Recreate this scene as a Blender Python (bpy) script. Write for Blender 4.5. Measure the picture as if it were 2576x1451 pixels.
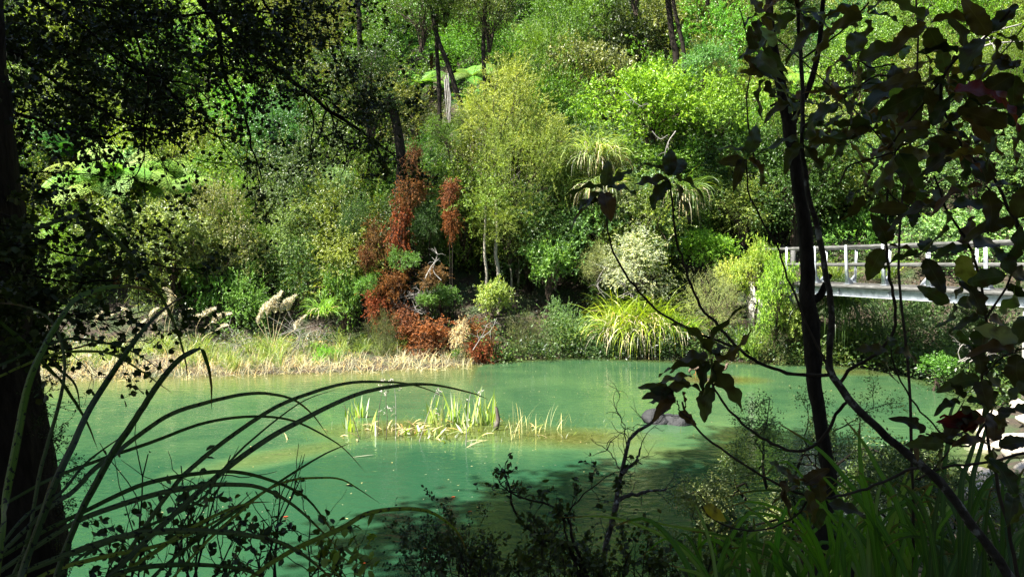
import bpy, math, random
import numpy as np
from mathutils import Vector, Matrix

SC = bpy.context.scene
for _o in list(bpy.data.objects):
    bpy.data.objects.remove(_o)
COL = SC.collection

# ------------------------------------------------------------------ camera, sky, sun, exposure
CAM = np.array([0.0, 0.0, 3.2])
PITCH = math.atan((725.5 - 663.0) / 1874.0)
cd = bpy.data.cameras.new('camera'); cam = bpy.data.objects.new('camera', cd); COL.objects.link(cam)
cam.location = CAM; cam.rotation_euler = (math.pi / 2 - PITCH, 0, 0)
cd.sensor_width = 36; cd.lens = 36 * 1874 / 2576; cd.clip_start = 0.05; cd.clip_end = 1000
SC.camera = cam

SUN_TO = Vector((-0.52, -0.27, 0.83)).normalized()
elev = math.asin(SUN_TO.z); azim = math.atan2(SUN_TO.x, SUN_TO.y)
world = bpy.data.worlds.new('World'); SC.world = world; world.use_nodes = True
wn = world.node_tree; wn.nodes.clear()
sky = wn.nodes.new('ShaderNodeTexSky'); sky.sky_type = 'NISHITA'; sky.sun_disc = False
sky.sun_elevation = elev; sky.sun_rotation = azim
bg = wn.nodes.new('ShaderNodeBackground'); bg.inputs[1].default_value = 0.055
wo = wn.nodes.new('ShaderNodeOutputWorld')
wn.links.new(sky.outputs[0], bg.inputs[0]); wn.links.new(bg.outputs[0], wo.inputs[0])
sl = bpy.data.lights.new('sun', 'SUN'); sl.energy = 5.0; sl.angle = math.radians(0.53); sl.color = (1.0, 0.95, 0.86)
so = bpy.data.objects.new('sun', sl); COL.objects.link(so)
so.rotation_euler = SUN_TO.to_track_quat('Z', 'Y').to_euler(); so.location = (0, 0, 60)
SC.view_settings.view_transform = 'Standard'
SC.view_settings.look = 'None'
SC.view_settings.gamma = 1.0
SC.view_settings.use_curve_mapping = False
SC.view_settings.exposure = 2.2
SC.cycles.max_bounces = 6; SC.cycles.diffuse_bounces = 2; SC.cycles.glossy_bounces = 3
SC.cycles.transmission_bounces = 4; SC.cycles.transparent_max_bounces = 6
SC.cycles.sample_clamp_indirect = 6.0

# ------------------------------------------------------------------ projection helpers (pixel of a 2576-wide view -> place)
CA, SA = math.cos(PITCH), math.sin(PITCH)
FW = np.array([0, CA, -SA]); UP = np.array([0, SA, CA]); RT = np.array([1.0, 0, 0])
def P(x, y, d):
    return CAM + d * (FW + (x - 1288.0) / 1874.0 * RT - (y - 725.5) / 1874.0 * UP)
def S_of(p):
    q = np.asarray(p) - CAM; d = q @ FW
    return 1288 + 1874 * (q @ RT) / d, 725.5 - 1874 * (q @ UP) / d, d
def W(x, y, z=0.0):
    r = FW + (x - 1288.0) / 1874.0 * RT - (y - 725.5) / 1874.0 * UP
    t = (z - CAM[2]) / r[2]
    return CAM + t * r

# ------------------------------------------------------------------ materials
MATS = {}
class NB:
    def __init__(s, name):
        s.m = bpy.data.materials.new(name); s.m.use_nodes = True; s.t = s.m.node_tree; s.t.nodes.clear()
        s.out = s.n('ShaderNodeOutputMaterial')
    def n(s, typ, **kw):
        nd = s.t.nodes.new(typ)
        for k, v in kw.items():
            setattr(nd, k, v)
        return nd
    def l(s, a, b):
        s.t.links.new(a, b)
    def val(s, nd, **kw):
        for k, v in kw.items():
            nd.inputs[k.replace('_', ' ')].default_value = v
        return nd
    def ramp(s, fac, stops):
        r = s.n('ShaderNodeValToRGB'); e = r.color_ramp.elements
        while len(e) < len(stops): e.new(0.5)
        for i, (p, c) in enumerate(stops):
            e[i].position = p; e[i].color = (*c, 1) if len(c) == 3 else c
        s.l(fac, r.inputs[0]); return r.outputs[0]
    def mixc(s, mode, fac, a, b):
        m = s.n('ShaderNodeMix', data_type='RGBA', blend_type=mode)
        if isinstance(fac, (int, float)): m.inputs[0].default_value = fac
        else: s.l(fac, m.inputs[0])
        for sock, v in ((m.inputs[6], a), (m.inputs[7], b)):
            if isinstance(v, tuple): sock.default_value = (*v, 1) if len(v) == 3 else v
            else: s.l(v, sock)
        return m.outputs[2]
    def noise(s, scale, detail=3, vec=None, rough=0.5, dist=0.0):
        n = s.n('ShaderNodeTexNoise'); s.val(n, Scale=scale, Detail=detail, Roughness=rough, Distortion=dist)
        if vec is not None: s.l(vec, n.inputs['Vector'])
        return n.outputs[0]
    def objco(s):
        return s.n('ShaderNodeTexCoord').outputs['Object']

def leaf_mat(name, rough=0.38, blotch=1.0, spec=0.5, trans=0.35, spots=0.0, veins=False, objcol=True, col=(0.1, 0.2, 0.05), var=0.55, transcol=(1.25, 1.35, 0.45)):
    b = NB(name); geo = b.n('ShaderNodeNewGeometry')
    rnd = geo.outputs['Random Per Island']
    if objcol:
        oi = b.n('ShaderNodeObjectInfo'); base = oi.outputs['Color']
    else:
        rgb = b.n('ShaderNodeRGB'); rgb.outputs[0].default_value = (*col, 1); base = rgb.outputs[0]
    tint = b.ramp(rnd, [(0, (1 - var, 1 - var * .9, 1 - var * .8)), (0.5, (1, 1, 1)), (0.9, (1 + var * .9, 1 + var * .75, 1 + var * .2)), (1, (1.5 + var, 1.4, 0.9))])
    c = b.mixc('MULTIPLY', 1.0, base, tint)
    # clump scale variation of leaf age
    nz = b.noise(1.9, 3, b.objco())
    c = b.mixc('MULTIPLY', 1.0, c, b.ramp(nz, [(0.32, (1 - .45 * blotch, 1 - .38 * blotch, 1 - .3 * blotch)), (0.5, (1, 1, 1)), (0.68, (1 + .38 * blotch, 1 + .36 * blotch, 1 + .1 * blotch))]))
    if spots > 0:
        sn = b.noise(95, 3, b.objco())
        c = b.mixc('MIX', b.ramp(sn, [(0.66 - spots * .1, (0, 0, 0)), (0.70 - spots * .1, (1, 1, 1))]), c, (0.012, 0.010, 0.006))
        # fine lengthwise tonal change
        sn2 = b.noise(14, 3, b.objco())
        c = b.mixc('MULTIPLY', 1.0, c, b.ramp(sn2, [(0.3, (0.65, 0.65, 0.6)), (0.7, (1.3, 1.3, 1.2))]))
    pr = b.n('ShaderNodeBsdfPrincipled'); b.val(pr, Roughness=rough, IOR=1.45)
    pr.inputs['Specular IOR Level'].default_value = spec
    b.l(c, pr.inputs['Base Color'])
    tr = b.n('ShaderNodeBsdfTranslucent')
    b.l(b.mixc('MULTIPLY', 1.0, c, transcol), tr.inputs['Color'])
    mx = b.n('ShaderNodeMixShader'); mx.inputs[0].default_value = trans
    b.l(pr.outputs[0], mx.inputs[1]); b.l(tr.outputs[0], mx.inputs[2]); b.l(mx.outputs[0], b.out.inputs[0])
    MATS[name] = b.m; return b.m

leaf_mat('glossy_leaf', rough=0.40, spec=0.5, trans=0.30, var=0.36)
leaf_mat('soft_leaf', rough=0.5, spec=0.35, trans=0.30, var=0.34)
leaf_mat('dry_leaf', rough=0.6, spec=0.3, trans=0.30, transcol=(1.2, 1.0, 0.8), var=0.5)
leaf_mat('fern_leaf', rough=0.55, spec=0.25, trans=0.35, var=0.18, blotch=.3)
leaf_mat('plume_strand', rough=0.7, spec=0.15, trans=0.4, var=0.15, blotch=.2, objcol=False, col=(.84, .80, .66), transcol=(1.1, 1.05, .9))
leaf_mat('strap_leaf', rough=0.4, spec=0.45, trans=0.35, var=0.5)
leaf_mat('near_leaf', rough=0.45, spec=0.35, trans=0.28, var=0.5)
def blade_mat(name, spots):
    b = NB(name); oi = b.n('ShaderNodeObjectInfo'); uv = b.n('ShaderNodeUVMap'); uv.uv_map = 'UVMap'
    sep = b.n('ShaderNodeSeparateXYZ'); b.l(uv.outputs[0], sep.inputs[0])
    mp = b.n('ShaderNodeMapping'); mp.inputs['Scale'].default_value = (1.5, 7, 1); b.l(uv.outputs[0], mp.inputs[0])
    add = b.n('ShaderNodeVectorMath', operation='ADD'); b.l(mp.outputs[0], add.inputs[0]); cmb = b.n('ShaderNodeCombineXYZ'); b.l(oi.outputs['Random'], cmb.inputs[2]); sc = b.n('ShaderNodeVectorMath', operation='SCALE'); sc.inputs['Scale'].default_value = 40; b.l(cmb.outputs[0], sc.inputs[0]); b.l(sc.outputs[0], add.inputs[1])
    st = b.noise(2.0, 4, add.outputs[0], .6)
    c = b.mixc('MULTIPLY', 1.0, oi.outputs['Color'], b.ramp(st, [(0.3, (.45, .5, .5)), (0.5, (1, 1, 1)), (0.7, (1.7, 1.55, 1.3))]))
    ab = b.n('ShaderNodeMath', operation='ABSOLUTE'); b.l(sep.outputs[1], ab.inputs[0])
    c = b.mixc('MIX', b.ramp(ab.outputs[0], [(0.04, (.7, .7, .7)), (0.12, (0, 0, 0))]), c, b.mixc('ADD', 1.0, c, (.10, .09, .03)))
    c = b.mixc('MIX', b.ramp(ab.outputs[0], [(0.88, (0, 0, 0)), (0.97, (.8, .8, .8))]), c, (.06, .035, .015))
    # dead brown tip, uneven
    tp = b.n('ShaderNodeMath', operation='MULTIPLY_ADD'); b.l(st, tp.inputs[0]); tp.inputs[1].default_value = .25; b.l(sep.outputs[0], tp.inputs[2])
    c = b.mixc('MIX', b.ramp(tp.outputs[0], [(0.98, (0, 0, 0)), (1.06, (1, 1, 1))]), c, (.16, .10, .04))
    if spots: c = b.mixc('MIX', b.ramp(b.noise(110, 3, b.objco()), [(0.58, (0, 0, 0)), (0.62, (1, 1, 1))]), c, (0.012, 0.010, 0.006))
    pr = b.n('ShaderNodeBsdfPrincipled'); b.val(pr, Roughness=0.42); pr.inputs['Specular IOR Level'].default_value = .4; b.l(c, pr.inputs['Base Color'])
    bp = b.n('ShaderNodeBump'); bp.inputs['Strength'].default_value = .4; bp.inputs['Distance'].default_value = .002; b.l(st, bp.inputs['Height']); b.l(bp.outputs[0], pr.inputs['Normal'])
    tr = b.n('ShaderNodeBsdfTranslucent'); b.l(b.mixc('MULTIPLY', 1.0, c, (1.3, 1.5, .5)), tr.inputs['Color'])
    mx = b.n('ShaderNodeMixShader'); mx.inputs[0].default_value = .38
    b.l(pr.outputs[0], mx.inputs[1]); b.l(tr.outputs[0], mx.inputs[2]); b.l(mx.outputs[0], b.out.inputs[0]); MATS[name] = b.m
blade_mat('flax_leaf', True); blade_mat('grass_blade', False)

def toothed_leaf_mat():
    b = NB('toothed_leaf')
    oi = b.n('ShaderNodeObjectInfo'); uv = b.n('ShaderNodeUVMap'); uv.uv_map = 'UVMap'
    sep = b.n('ShaderNodeSeparateXYZ'); b.l(uv.outputs[0], sep.inputs[0])
    rn = b.ramp(oi.outputs['Random'], [(0, (0.6, 0.65, 0.6)), (0.5, (1, 1, 1)), (1, (1.5, 1.3, 1.0))])
    c = b.mixc('MULTIPLY', 1.0, oi.outputs['Color'], rn)
    # blotches
    c = b.mixc('MIX', b.ramp(b.noise(28, 4, b.objco()), [(0.5, (0, 0, 0)), (0.72, (.8, .8, .8))]), c, (0.05, 0.025, 0.012))
    # midrib and side veins from the leaf's own coordinates (v across -1..1)
    ab = b.n('ShaderNodeMath', operation='ABSOLUTE'); b.l(sep.outputs[1], ab.inputs[0])
    mid = b.ramp(ab.outputs[0], [(0.03, (1, 1, 1)), (0.07, (0, 0, 0))])
    a1 = b.n('ShaderNodeMath', operation='MULTIPLY_ADD'); b.l(ab.outputs[0], a1.inputs[0]); a1.inputs[1].default_value = -3.2
    m1 = b.n('ShaderNodeMath', operation='MULTIPLY'); b.l(sep.outputs[0], m1.inputs[0]); m1.inputs[1].default_value = 11.0
    b.l(m1.outputs[0], a1.inputs[2])
    fr = b.n('ShaderNodeMath', operation='FRACT'); b.l(a1.outputs[0], fr.inputs[0])
    side = b.ramp(fr.outputs[0], [(0.0, (.6, .6, .6)), (0.1, (0, 0, 0)), (0.95, (0, 0, 0)), (1.0, (.6, .6, .6))])
    vein = b.mixc('ADD', 1.0, mid, side)
    c2 = b.mixc('MIX', vein, c, b.mixc('ADD', 1.0, c, (0.05, 0.055, 0.02)))
    pr = b.n('ShaderNodeBsdfPrincipled'); b.val(pr, Roughness=0.4); pr.inputs['Specular IOR Level'].default_value = 0.4
    b.l(c2, pr.inputs['Base Color'])
    bp = b.n('ShaderNodeBump'); bp.inputs['Strength'].default_value = 0.3; bp.inputs['Distance'].default_value = 0.002
    b.l(vein, bp.inputs['Height']); b.l(bp.outputs[0], pr.inputs['Normal'])
    tr = b.n('ShaderNodeBsdfTranslucent'); b.l(b.mixc('MULTIPLY', 1.0, c, (1.5, 1.5, 0.6)), tr.inputs['Color'])
    mx = b.n('ShaderNodeMixShader'); mx.inputs[0].default_value = 0.42
    b.l(pr.outputs[0], mx.inputs[1]); b.l(tr.outputs[0], mx.inputs[2]); b.l(mx.outputs[0], b.out.inputs[0])
    MATS['toothed_leaf'] = b.m
toothed_leaf_mat()

def solid_mat(name, stops, scale=6, rough=0.8, spec=0.3, bump=0.0, bscale=None, metal=0.0, stretch=None, detail=4):
    b = NB(name); co = b.objco()
    if stretch:
        mp = b.n('ShaderNodeMapping'); mp.inputs['Scale'].default_value = stretch; b.l(co, mp.inputs[0]); co = mp.outputs[0]
    nz = b.noise(scale, detail, co, 0.6)
    pr = b.n('ShaderNodeBsdfPrincipled'); b.val(pr, Roughness=rough, Metallic=metal); pr.inputs['Specular IOR Level'].default_value = spec
    b.l(b.ramp(nz, stops), pr.inputs['Base Color'])
    if bump:
        bp = b.n('ShaderNodeBump'); bp.inputs['Strength'].default_value = bump; bp.inputs['Distance'].default_value = 0.02
        b.l(b.noise(bscale or scale * 3, 4, co), bp.inputs['Height']); b.l(bp.outputs[0], pr.inputs['Normal'])
    b.l(pr.outputs[0], b.out.inputs[0]); MATS[name] = b.m; return b.m
solid_mat('bark_dark', [(0.3, (0.010, 0.008, 0.006)), (0.7, (0.034, 0.028, 0.022))], 22, 0.95, 0.1, 0.8, 60, stretch=(1, 1, .35))
solid_mat('bark_brown', [(0.3, (0.03, 0.022, 0.016)), (0.7, (0.09, 0.068, 0.05))], 14, 0.9, 0.15, 0.7, 40, stretch=(1, 1, .3))
solid_mat('bark_lichen', [(0.40, (0.045, 0.035, 0.028)), (0.58, (0.07, 0.06, 0.048)), (0.64, (0.24, 0.24, 0.21)), (0.75, (0.30, 0.30, 0.27))], 30, 0.85, 0.2, 0.6, 60)
solid_mat('bark_pale', [(0.3, (0.20, 0.17, 0.13)), (0.7, (0.42, 0.38, 0.31))], 12, 0.85, 0.2, 0.4)
solid_mat('twig', [(0.3, (0.02, 0.015, 0.011)), (0.7, (0.055, 0.04, 0.03))], 30, 0.9, 0.15)
solid_mat('fern_trunk', [(0.35, (0.03, 0.018, 0.010)), (0.65, (0.16, 0.075, 0.035))], 16, 0.95, 0.1, 1.0, 30, stretch=(1, 1, 2))
solid_mat('rock', [(0.3, (0.012, 0.013, 0.014)), (0.62, (0.014, 0.015, 0.016)), (0.78, (0.07, 0.07, 0.066))], 24, 0.7, 0.35, 0.9, 30)
solid_mat('pale_stone', [(0.3, (0.30, 0.26, 0.20)), (0.7, (0.56, 0.50, 0.42))], 9, 0.85, 0.2, 0.6, 20)
solid_mat('rail_timber', [(0.3, (0.045, 0.045, 0.042)), (0.5, (0.10, 0.10, 0.094)), (0.75, (0.20, 0.20, 0.19))], 9, 0.85, 0.2, 0.5, 30, stretch=(6, .5, 6))
solid_mat('deck_timber', [(0.3, (0.035, 0.034, 0.031)), (0.75, (0.12, 0.118, 0.11))], 9, 0.9, 0.2, 0.5, 30, stretch=(6, .5, 6))
solid_mat('galvanised_steel', [(0.3, (0.17, 0.19, 0.21)), (0.45, (0.36, 0.39, 0.42)), (0.7, (0.52, 0.55, 0.58))], 6, 0.45, 0.5, 0.1, 30, metal=0.15)
solid_mat('concrete', [(0.3, (0.34, 0.32, 0.27)), (0.7, (0.52, 0.50, 0.44))], 7, 0.9, 0.2, 0.3)
solid_mat('duck_feather', [(0.35, (0.035, 0.025, 0.018)), (0.55, (0.12, 0.085, 0.06)), (0.75, (0.24, 0.185, 0.14))], 45, 0.8, 0.2, 0.2)
solid_mat('duck_bill', [(0.3, (0.12, 0.10, 0.05)), (0.7, (0.20, 0.17, 0.08))], 10, 0.5, 0.4)
solid_mat('duck_leg', [(0.3, (0.45, 0.16, 0.04)), (0.7, (0.55, 0.22, 0.06))], 10, 0.6, 0.3)
solid_mat('plume', [(0.3, (0.62, 0.56, 0.42)), (0.7, (0.80, 0.76, 0.62))], 10, 0.8, 0.1)
solid_mat('dry_stalk', [(0.3, (0.42, 0.33, 0.18)), (0.7, (0.62, 0.52, 0.32))], 10, 0.8, 0.1)
solid_mat('charred_stalk', [(0.3, (0.04, 0.035, 0.03)), (0.7, (0.16, 0.14, 0.12))], 10, 0.85, 0.1)
solid_mat('grey_twig', [(0.3, (0.16, 0.145, 0.13)), (0.7, (0.38, 0.36, 0.33))], 10, 0.85, 0.1)
solid_mat('bleached_pod', [(0.3, (0.32, 0.29, 0.25)), (0.7, (0.50, 0.46, 0.40))], 10, 0.7, 0.2)

def ground_mat():
    b = NB('forest_floor'); co = b.objco()
    n1 = b.noise(1.4, 4, co); n2 = b.noise(22, 5, co, 0.7)
    c1 = b.ramp(n2, [(0.3, (0.012, 0.009, 0.006)), (0.5, (0.035, 0.024, 0.014)), (0.72, (0.10, 0.07, 0.04))])
    c2 = b.ramp(n2, [(0.35, (0.015, 0.028, 0.008)), (0.7, (0.05, 0.075, 0.02))])
    c = b.mixc('MIX', b.ramp(n1, [(0.45, (0, 0, 0)), (0.6, (1, 1, 1))]), c1, c2)
    pr = b.n('ShaderNodeBsdfPrincipled'); b.val(pr, Roughness=0.95); b.l(c, pr.inputs['Base Color'])
    bp = b.n('ShaderNodeBump'); bp.inputs['Strength'].default_value = 0.9; bp.inputs['Distance'].default_value = 0.05
    b.l(n2, bp.inputs['Height']); b.l(bp.outputs[0], pr.inputs['Normal'])
    b.l(pr.outputs[0], b.out.inputs[0]); MATS['forest_floor'] = b.m
ground_mat()

def water_mat():
    b = NB('milky_green_water'); co = b.objco()
    at = b.n('ShaderNodeAttribute'); at.attribute_name = 'bed_depth'; dep = at.outputs['Fac']
    big = b.noise(0.45, 4, co, 0.6, 1.2)
    q = b.n('ShaderNodeMath', operation='MULTIPLY_ADD'); b.l(big, q.inputs[0]); q.inputs[1].default_value = .75; dh = b.n('ShaderNodeMath', operation='MULTIPLY'); b.l(dep, dh.inputs[0]); dh.inputs[1].default_value = .62; b.l(dh.outputs[0], q.inputs[2])
    deep = b.ramp(b.n('ShaderNodeMapRange').outputs[0] if False else q.outputs[0], [(0.0, (0.086, 0.124, 0.042)), (0.4, (0.064, 0.116, 0.041)), (0.7, (0.040, 0.089, 0.036)), (1.0, (0.014, 0.052, 0.025))])  # dark deep end also adds to the shade on the near water
    weed = b.noise(9, 4, co, 0.65, 0.8)
    shallow = b.ramp(weed, [(0.3, (0.022, 0.026, 0.006)), (0.55, (0.065, 0.065, 0.014)), (0.75, (0.13, 0.115, 0.04))])
    dn = b.n('ShaderNodeMath', operation='MULTIPLY_ADD'); b.l(weed, dn.inputs[0]); dn.inputs[1].default_value = 0.25; b.l(dep, dn.inputs[2])
    c = b.mixc('MIX', b.ramp(dn.outputs[0], [(0.13, (0, 0, 0)), (0.28, (0.45, 0.45, 0.45)), (0.62, (1, 1, 1))]), shallow, deep)
    pr = b.n('ShaderNodeBsdfPrincipled'); b.val(pr, Roughness=0.03, IOR=1.333); b.l(c, pr.inputs['Base Color'])
    pr.inputs['Specular IOR Level'].default_value = 0.5
    mp = b.n('ShaderNodeMapping'); mp.inputs['Scale'].default_value = (1.0, 1.9, 1.0); mp.inputs['Rotation'].default_value = (0, 0, 0.25); b.l(co, mp.inputs[0])
    n1 = b.noise(3.2, 2, mp.outputs[0], 0.5, 0.4); n2 = b.noise(11, 2, mp.outputs[0], 0.5, 0.3)
    # ripples come and go with the breeze
    gust = b.ramp(b.noise(0.35, 2, co), [(0.35, (0.15, 0.15, 0.15)), (0.65, (1, 1, 1))])
    h = b.mixc('ADD', 1.0, b.mixc('MULTIPLY', 1.0, n1, (1, 1, 1)), b.mixc('MULTIPLY', 1.0, b.mixc('MULTIPLY', 1.0, n2, (.22, .22, .22)), gust))
    bp = b.n('ShaderNodeBump'); bp.inputs['Strength'].default_value = 0.8; bp.inputs['Distance'].default_value = 0.014
    b.l(h, bp.inputs['Height']); b.l(bp.outputs[0], pr.inputs['Normal'])
    b.l(pr.outputs[0], b.out.inputs[0]); MATS['water'] = b.m
water_mat()

# ------------------------------------------------------------------ mesh + object helpers
def mesh_np(name, V, F, mat=None, smooth=False, uv=None):
    """V (n,3); F (m,3) or (m,4) int array, or list of such arrays."""
    V = np.asarray(V, dtype=np.float32)
    Fs = F if isinstance(F, list) else [F]
    Fs = [np.asarray(f, dtype=np.int32) for f in Fs if len(f)]
    me = bpy.data.meshes.new(name)
    me.vertices.add(len(V)); me.vertices.foreach_set('co', V.ravel())
    loops = np.concatenate([f.ravel() for f in Fs]); tot = np.concatenate([np.full(len(f), f.shape[1], np.int32) for f in Fs])
    st = np.concatenate([[0], np.cumsum(tot)[:-1]]).astype(np.int32)
    me.loops.add(len(loops)); me.loops.foreach_set('vertex_index', loops)
    me.polygons.add(len(tot)); me.polygons.foreach_set('loop_start', st); me.polygons.foreach_set('loop_total', tot)
    if smooth: me.polygons.foreach_set('use_smooth', np.ones(len(tot), dtype=bool))
    if uv is not None:
        ul = me.uv_layers.new(name='UVMap'); ul.data.foreach_set('uv', np.asarray(uv, np.float32)[loops].ravel())
    me.update(calc_edges=True)
    if mat: me.materials.append(MATS[mat])
    return me

class Acc:
    def __init__(s): s.V = []; s.F3 = []; s.F4 = []; s.n = 0
    def add(s, V, F):
        F = np.asarray(F)
        if len(V) == 0 or len(F) == 0: return
        (s.F4 if F.shape[1] == 4 else s.F3).append(F + s.n); s.V.append(V); s.n += len(V)
    def mesh(s, name, mat, smooth=False):
        Fs = []
        if s.F3: Fs.append(np.concatenate(s.F3))
        if s.F4: Fs.append(np.concatenate(s.F4))
        return mesh_np(name, np.concatenate(s.V), Fs, mat, smooth)

def link(name, data, parent=None, loc=None, kind=None, color=None):
    o = bpy.data.objects.new(name, data); COL.objects.link(o)
    if parent is not None: o.parent = parent
    if loc is not None: o.location = [float(v) for v in loc]
    if kind: o['kind'] = kind
    if color is not None: o.color = (*color, 1)
    return o
def thing(name, label, cat, loc=(0, 0, 0), rz=0.0, group=None):
    o = link(name, None, loc=loc); o.rotation_euler = (0, 0, rz); o.empty_display_size = 0.2
    o['label'] = label; o['category'] = cat
    if group: o['group'] = group
    return o
def tag(o, label, cat, group=None, kind=None):
    o['label'] = label
    if cat: o['category'] = cat
    if group: o['group'] = group
    if kind: o['kind'] = kind
    return o

def nrm(a):
    return a / np.maximum(np.linalg.norm(a, axis=-1, keepdims=True), 1e-9)

def leaves(base, axis, normal, L, Wd, shape='diamond', curl=0.0):
    """one folded leaf at each base point"""
    n = len(base); axis = nrm(axis); side = nrm(np.cross(axis, normal)); nn = np.cross(side, axis)
    L = np.broadcast_to(np.asarray(L, float), (n,))[:, None]; Wd = np.broadcast_to(np.asarray(Wd, float), (n,))[:, None]
    if shape == 'diamond':
        V = np.stack([base, base + axis * L * .5 + side * Wd * .5 + nn * Wd * .12, base + axis * L - nn * L * curl, base + axis * L * .5 - side * Wd * .5 + nn * Wd * .12], 1)
        k = np.arange(n)[:, None] * 4
        F = np.concatenate([k + [0, 2, 1], k + [0, 3, 2]])
        return V.reshape(-1, 3), F
    if shape == 'round':   # 7 point rounded leaf, 5 triangles
        pts = [(0, 0), (.28, .42), (.68, .5), (1, 0), (.68, -.5), (.28, -.42)]
        V = np.stack([base + axis * L * a + side * Wd * b_ + nn * Wd * abs(b_) * .3 - nn * L * curl * a * a for a, b_ in pts], 1)
        k = np.arange(n)[:, None] * 6
        F = np.concatenate([k + [0, 3, 2], k + [0, 2, 1], k + [0, 4, 3], k + [0, 5, 4]])
        return V.reshape(-1, 3), F

def tube(path, rad, sides=5, rough=0.0, rng=None, cap=True):
    path = np.asarray(path, float); n = len(path); rad = np.asarray(rad, float)
    if rad.ndim == 0: rad = np.full(n, float(rad))
    t = np.gradient(path, axis=0); t = nrm(t)
    ref = np.array([0, 0, 1.0]) if abs(t[0][2]) < .9 else np.array([1.0, 0, 0])
    u = nrm(np.cross(t, ref)); bad = np.linalg.norm(np.cross(t, ref), axis=1) < .05
    if bad.any(): u[bad] = np.array([1.0, 0, 0])
    v = np.cross(t, u)
    a = np.arange(sides) * 2 * math.pi / sides
    r2 = rad[:, None] if rad.ndim == 1 else None
    rr = np.repeat(r2, sides, 1)
    if rough and rng is not None: rr = rr * (1 + rng.normal(0, rough, rr.shape))
    V = path[:, None, :] + rr[..., None] * (np.cos(a)[None, :, None] * u[:, None, :] + np.sin(a)[None, :, None] * v[:, None, :])
    V = V.reshape(-1, 3)
    i = np.arange(n - 1)[:, None] * sides; j = np.arange(sides)[None, :]; j2 = (j + 1) % sides
    F = np.stack([i + j, i + j2, i + sides + j2, i + sides + j], -1).reshape(-1, 4)
    return V, F

def smooth_path(pts, n=24):
    pts = np.asarray(pts, float)
    if len(pts) < 3:
        t = np.linspace(0, 1, n)[:, None]; return pts[0] * (1 - t) + pts[-1] * t
    Q = np.vstack([2 * pts[0] - pts[1], pts, 2 * pts[-1] - pts[-2]])
    seg = np.linalg.norm(np.diff(pts, axis=0), axis=1); cum = np.concatenate([[0], np.cumsum(seg)])
    u = np.linspace(0, cum[-1], n); out = []
    for x in u:
        k = min(np.searchsorted(cum, x, side='right') - 1, len(seg) - 1); f = (x - cum[k]) / max(seg[k], 1e-9)
        p0, p1, p2, p3 = Q[k], Q[k + 1], Q[k + 2], Q[k + 3]
        out.append(.5 * ((2 * p1) + (-p0 + p2) * f + (2 * p0 - 5 * p1 + 4 * p2 - p3) * f * f + (-p0 + 3 * p1 - 3 * p2 + p3) * f ** 3))
    return np.array(out)

def ribbon(path, width, side, fold=0.25, up=None, uvs=False):
    """strap leaf along path: 3 verts across"""
    path = np.asarray(path, float); n = len(path)
    t = nrm(np.gradient(path, axis=0)); side = np.broadcast_to(side, (n, 3)); s = nrm(side - t * (side * t).sum(1, keepdims=True)); nn = np.cross(s, t)
    w = np.asarray(width, float)[:, None]
    V = np.stack([path - s * w / 2 + nn * w * fold, path, path + s * w / 2 + nn * w * fold], 1).reshape(-1, 3)
    i = np.arange(n - 1)[:, None] * 3
    F = np.concatenate([i + [0, 1, 4, 3], i + [1, 2, 5, 4]])
    if uvs: return V, F, np.stack([np.repeat(np.linspace(0, 1, n), 3), np.tile([-1.0, 0, 1.0], n)], 1)
    return V, F

def blade_cloud(rng, n, base, base_r, L, Wd, elev=(55, 85), droop=1.0, segs=6, az=None, Lvar=.3, flat=1.0):
    """n arching strap leaves from around base"""
    a = rng.uniform(0, 2 * math.pi, n) if az is None else rng.normal(az[0], az[1], n)
    el = np.radians(rng.uniform(elev[0], elev[1], n)); ln = L * rng.uniform(1 - Lvar, 1 + Lvar, n); w = Wd * rng.uniform(.7, 1.2, n)
    br = base_r * np.sqrt(rng.uniform(0, 1, n)); ba = rng.uniform(0, 2 * math.pi, n)
    p = np.asarray(base, float)[None] + np.stack([br * np.cos(ba), br * np.sin(ba) * flat, np.zeros(n)], 1)
    h = np.stack([np.cos(a), np.sin(a), np.zeros(n)], 1); side = np.stack([-np.sin(a), np.cos(a), np.zeros(n)], 1)
    side = nrm(side + rng.normal(0, .35, (n, 3)))
    dr = droop * rng.uniform(.6, 1.4, n)
    rows = []; cur = p.copy(); e = el.copy(); step = ln / segs
    for k in range(segs + 1):
        t = k / segs; ww = w * (1 - t ** 2.2) * (.55 + .45 * min(1, t * 4)) + .0008
        rows.append(np.stack([cur - side * ww[:, None] / 2, cur + side * ww[:, None] / 2], 1))
        cur = cur + (h * np.cos(e)[:, None] + np.array([0, 0, 1.0]) * np.sin(e)[:, None]) * step[:, None]
        e = np.maximum(e - dr * (t + .25) * 2.2 / segs, -1.45)
    V = np.stack(rows, 1).reshape(n, -1, 3); m = 2 * (segs + 1)
    k = np.arange(segs)[:, None] * 2; f = k + [0, 1, 3, 2]
    F = (np.arange(n)[:, None, None] * m + f[None]).reshape(-1, 4)
    return V.reshape(-1, 3), F

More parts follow.
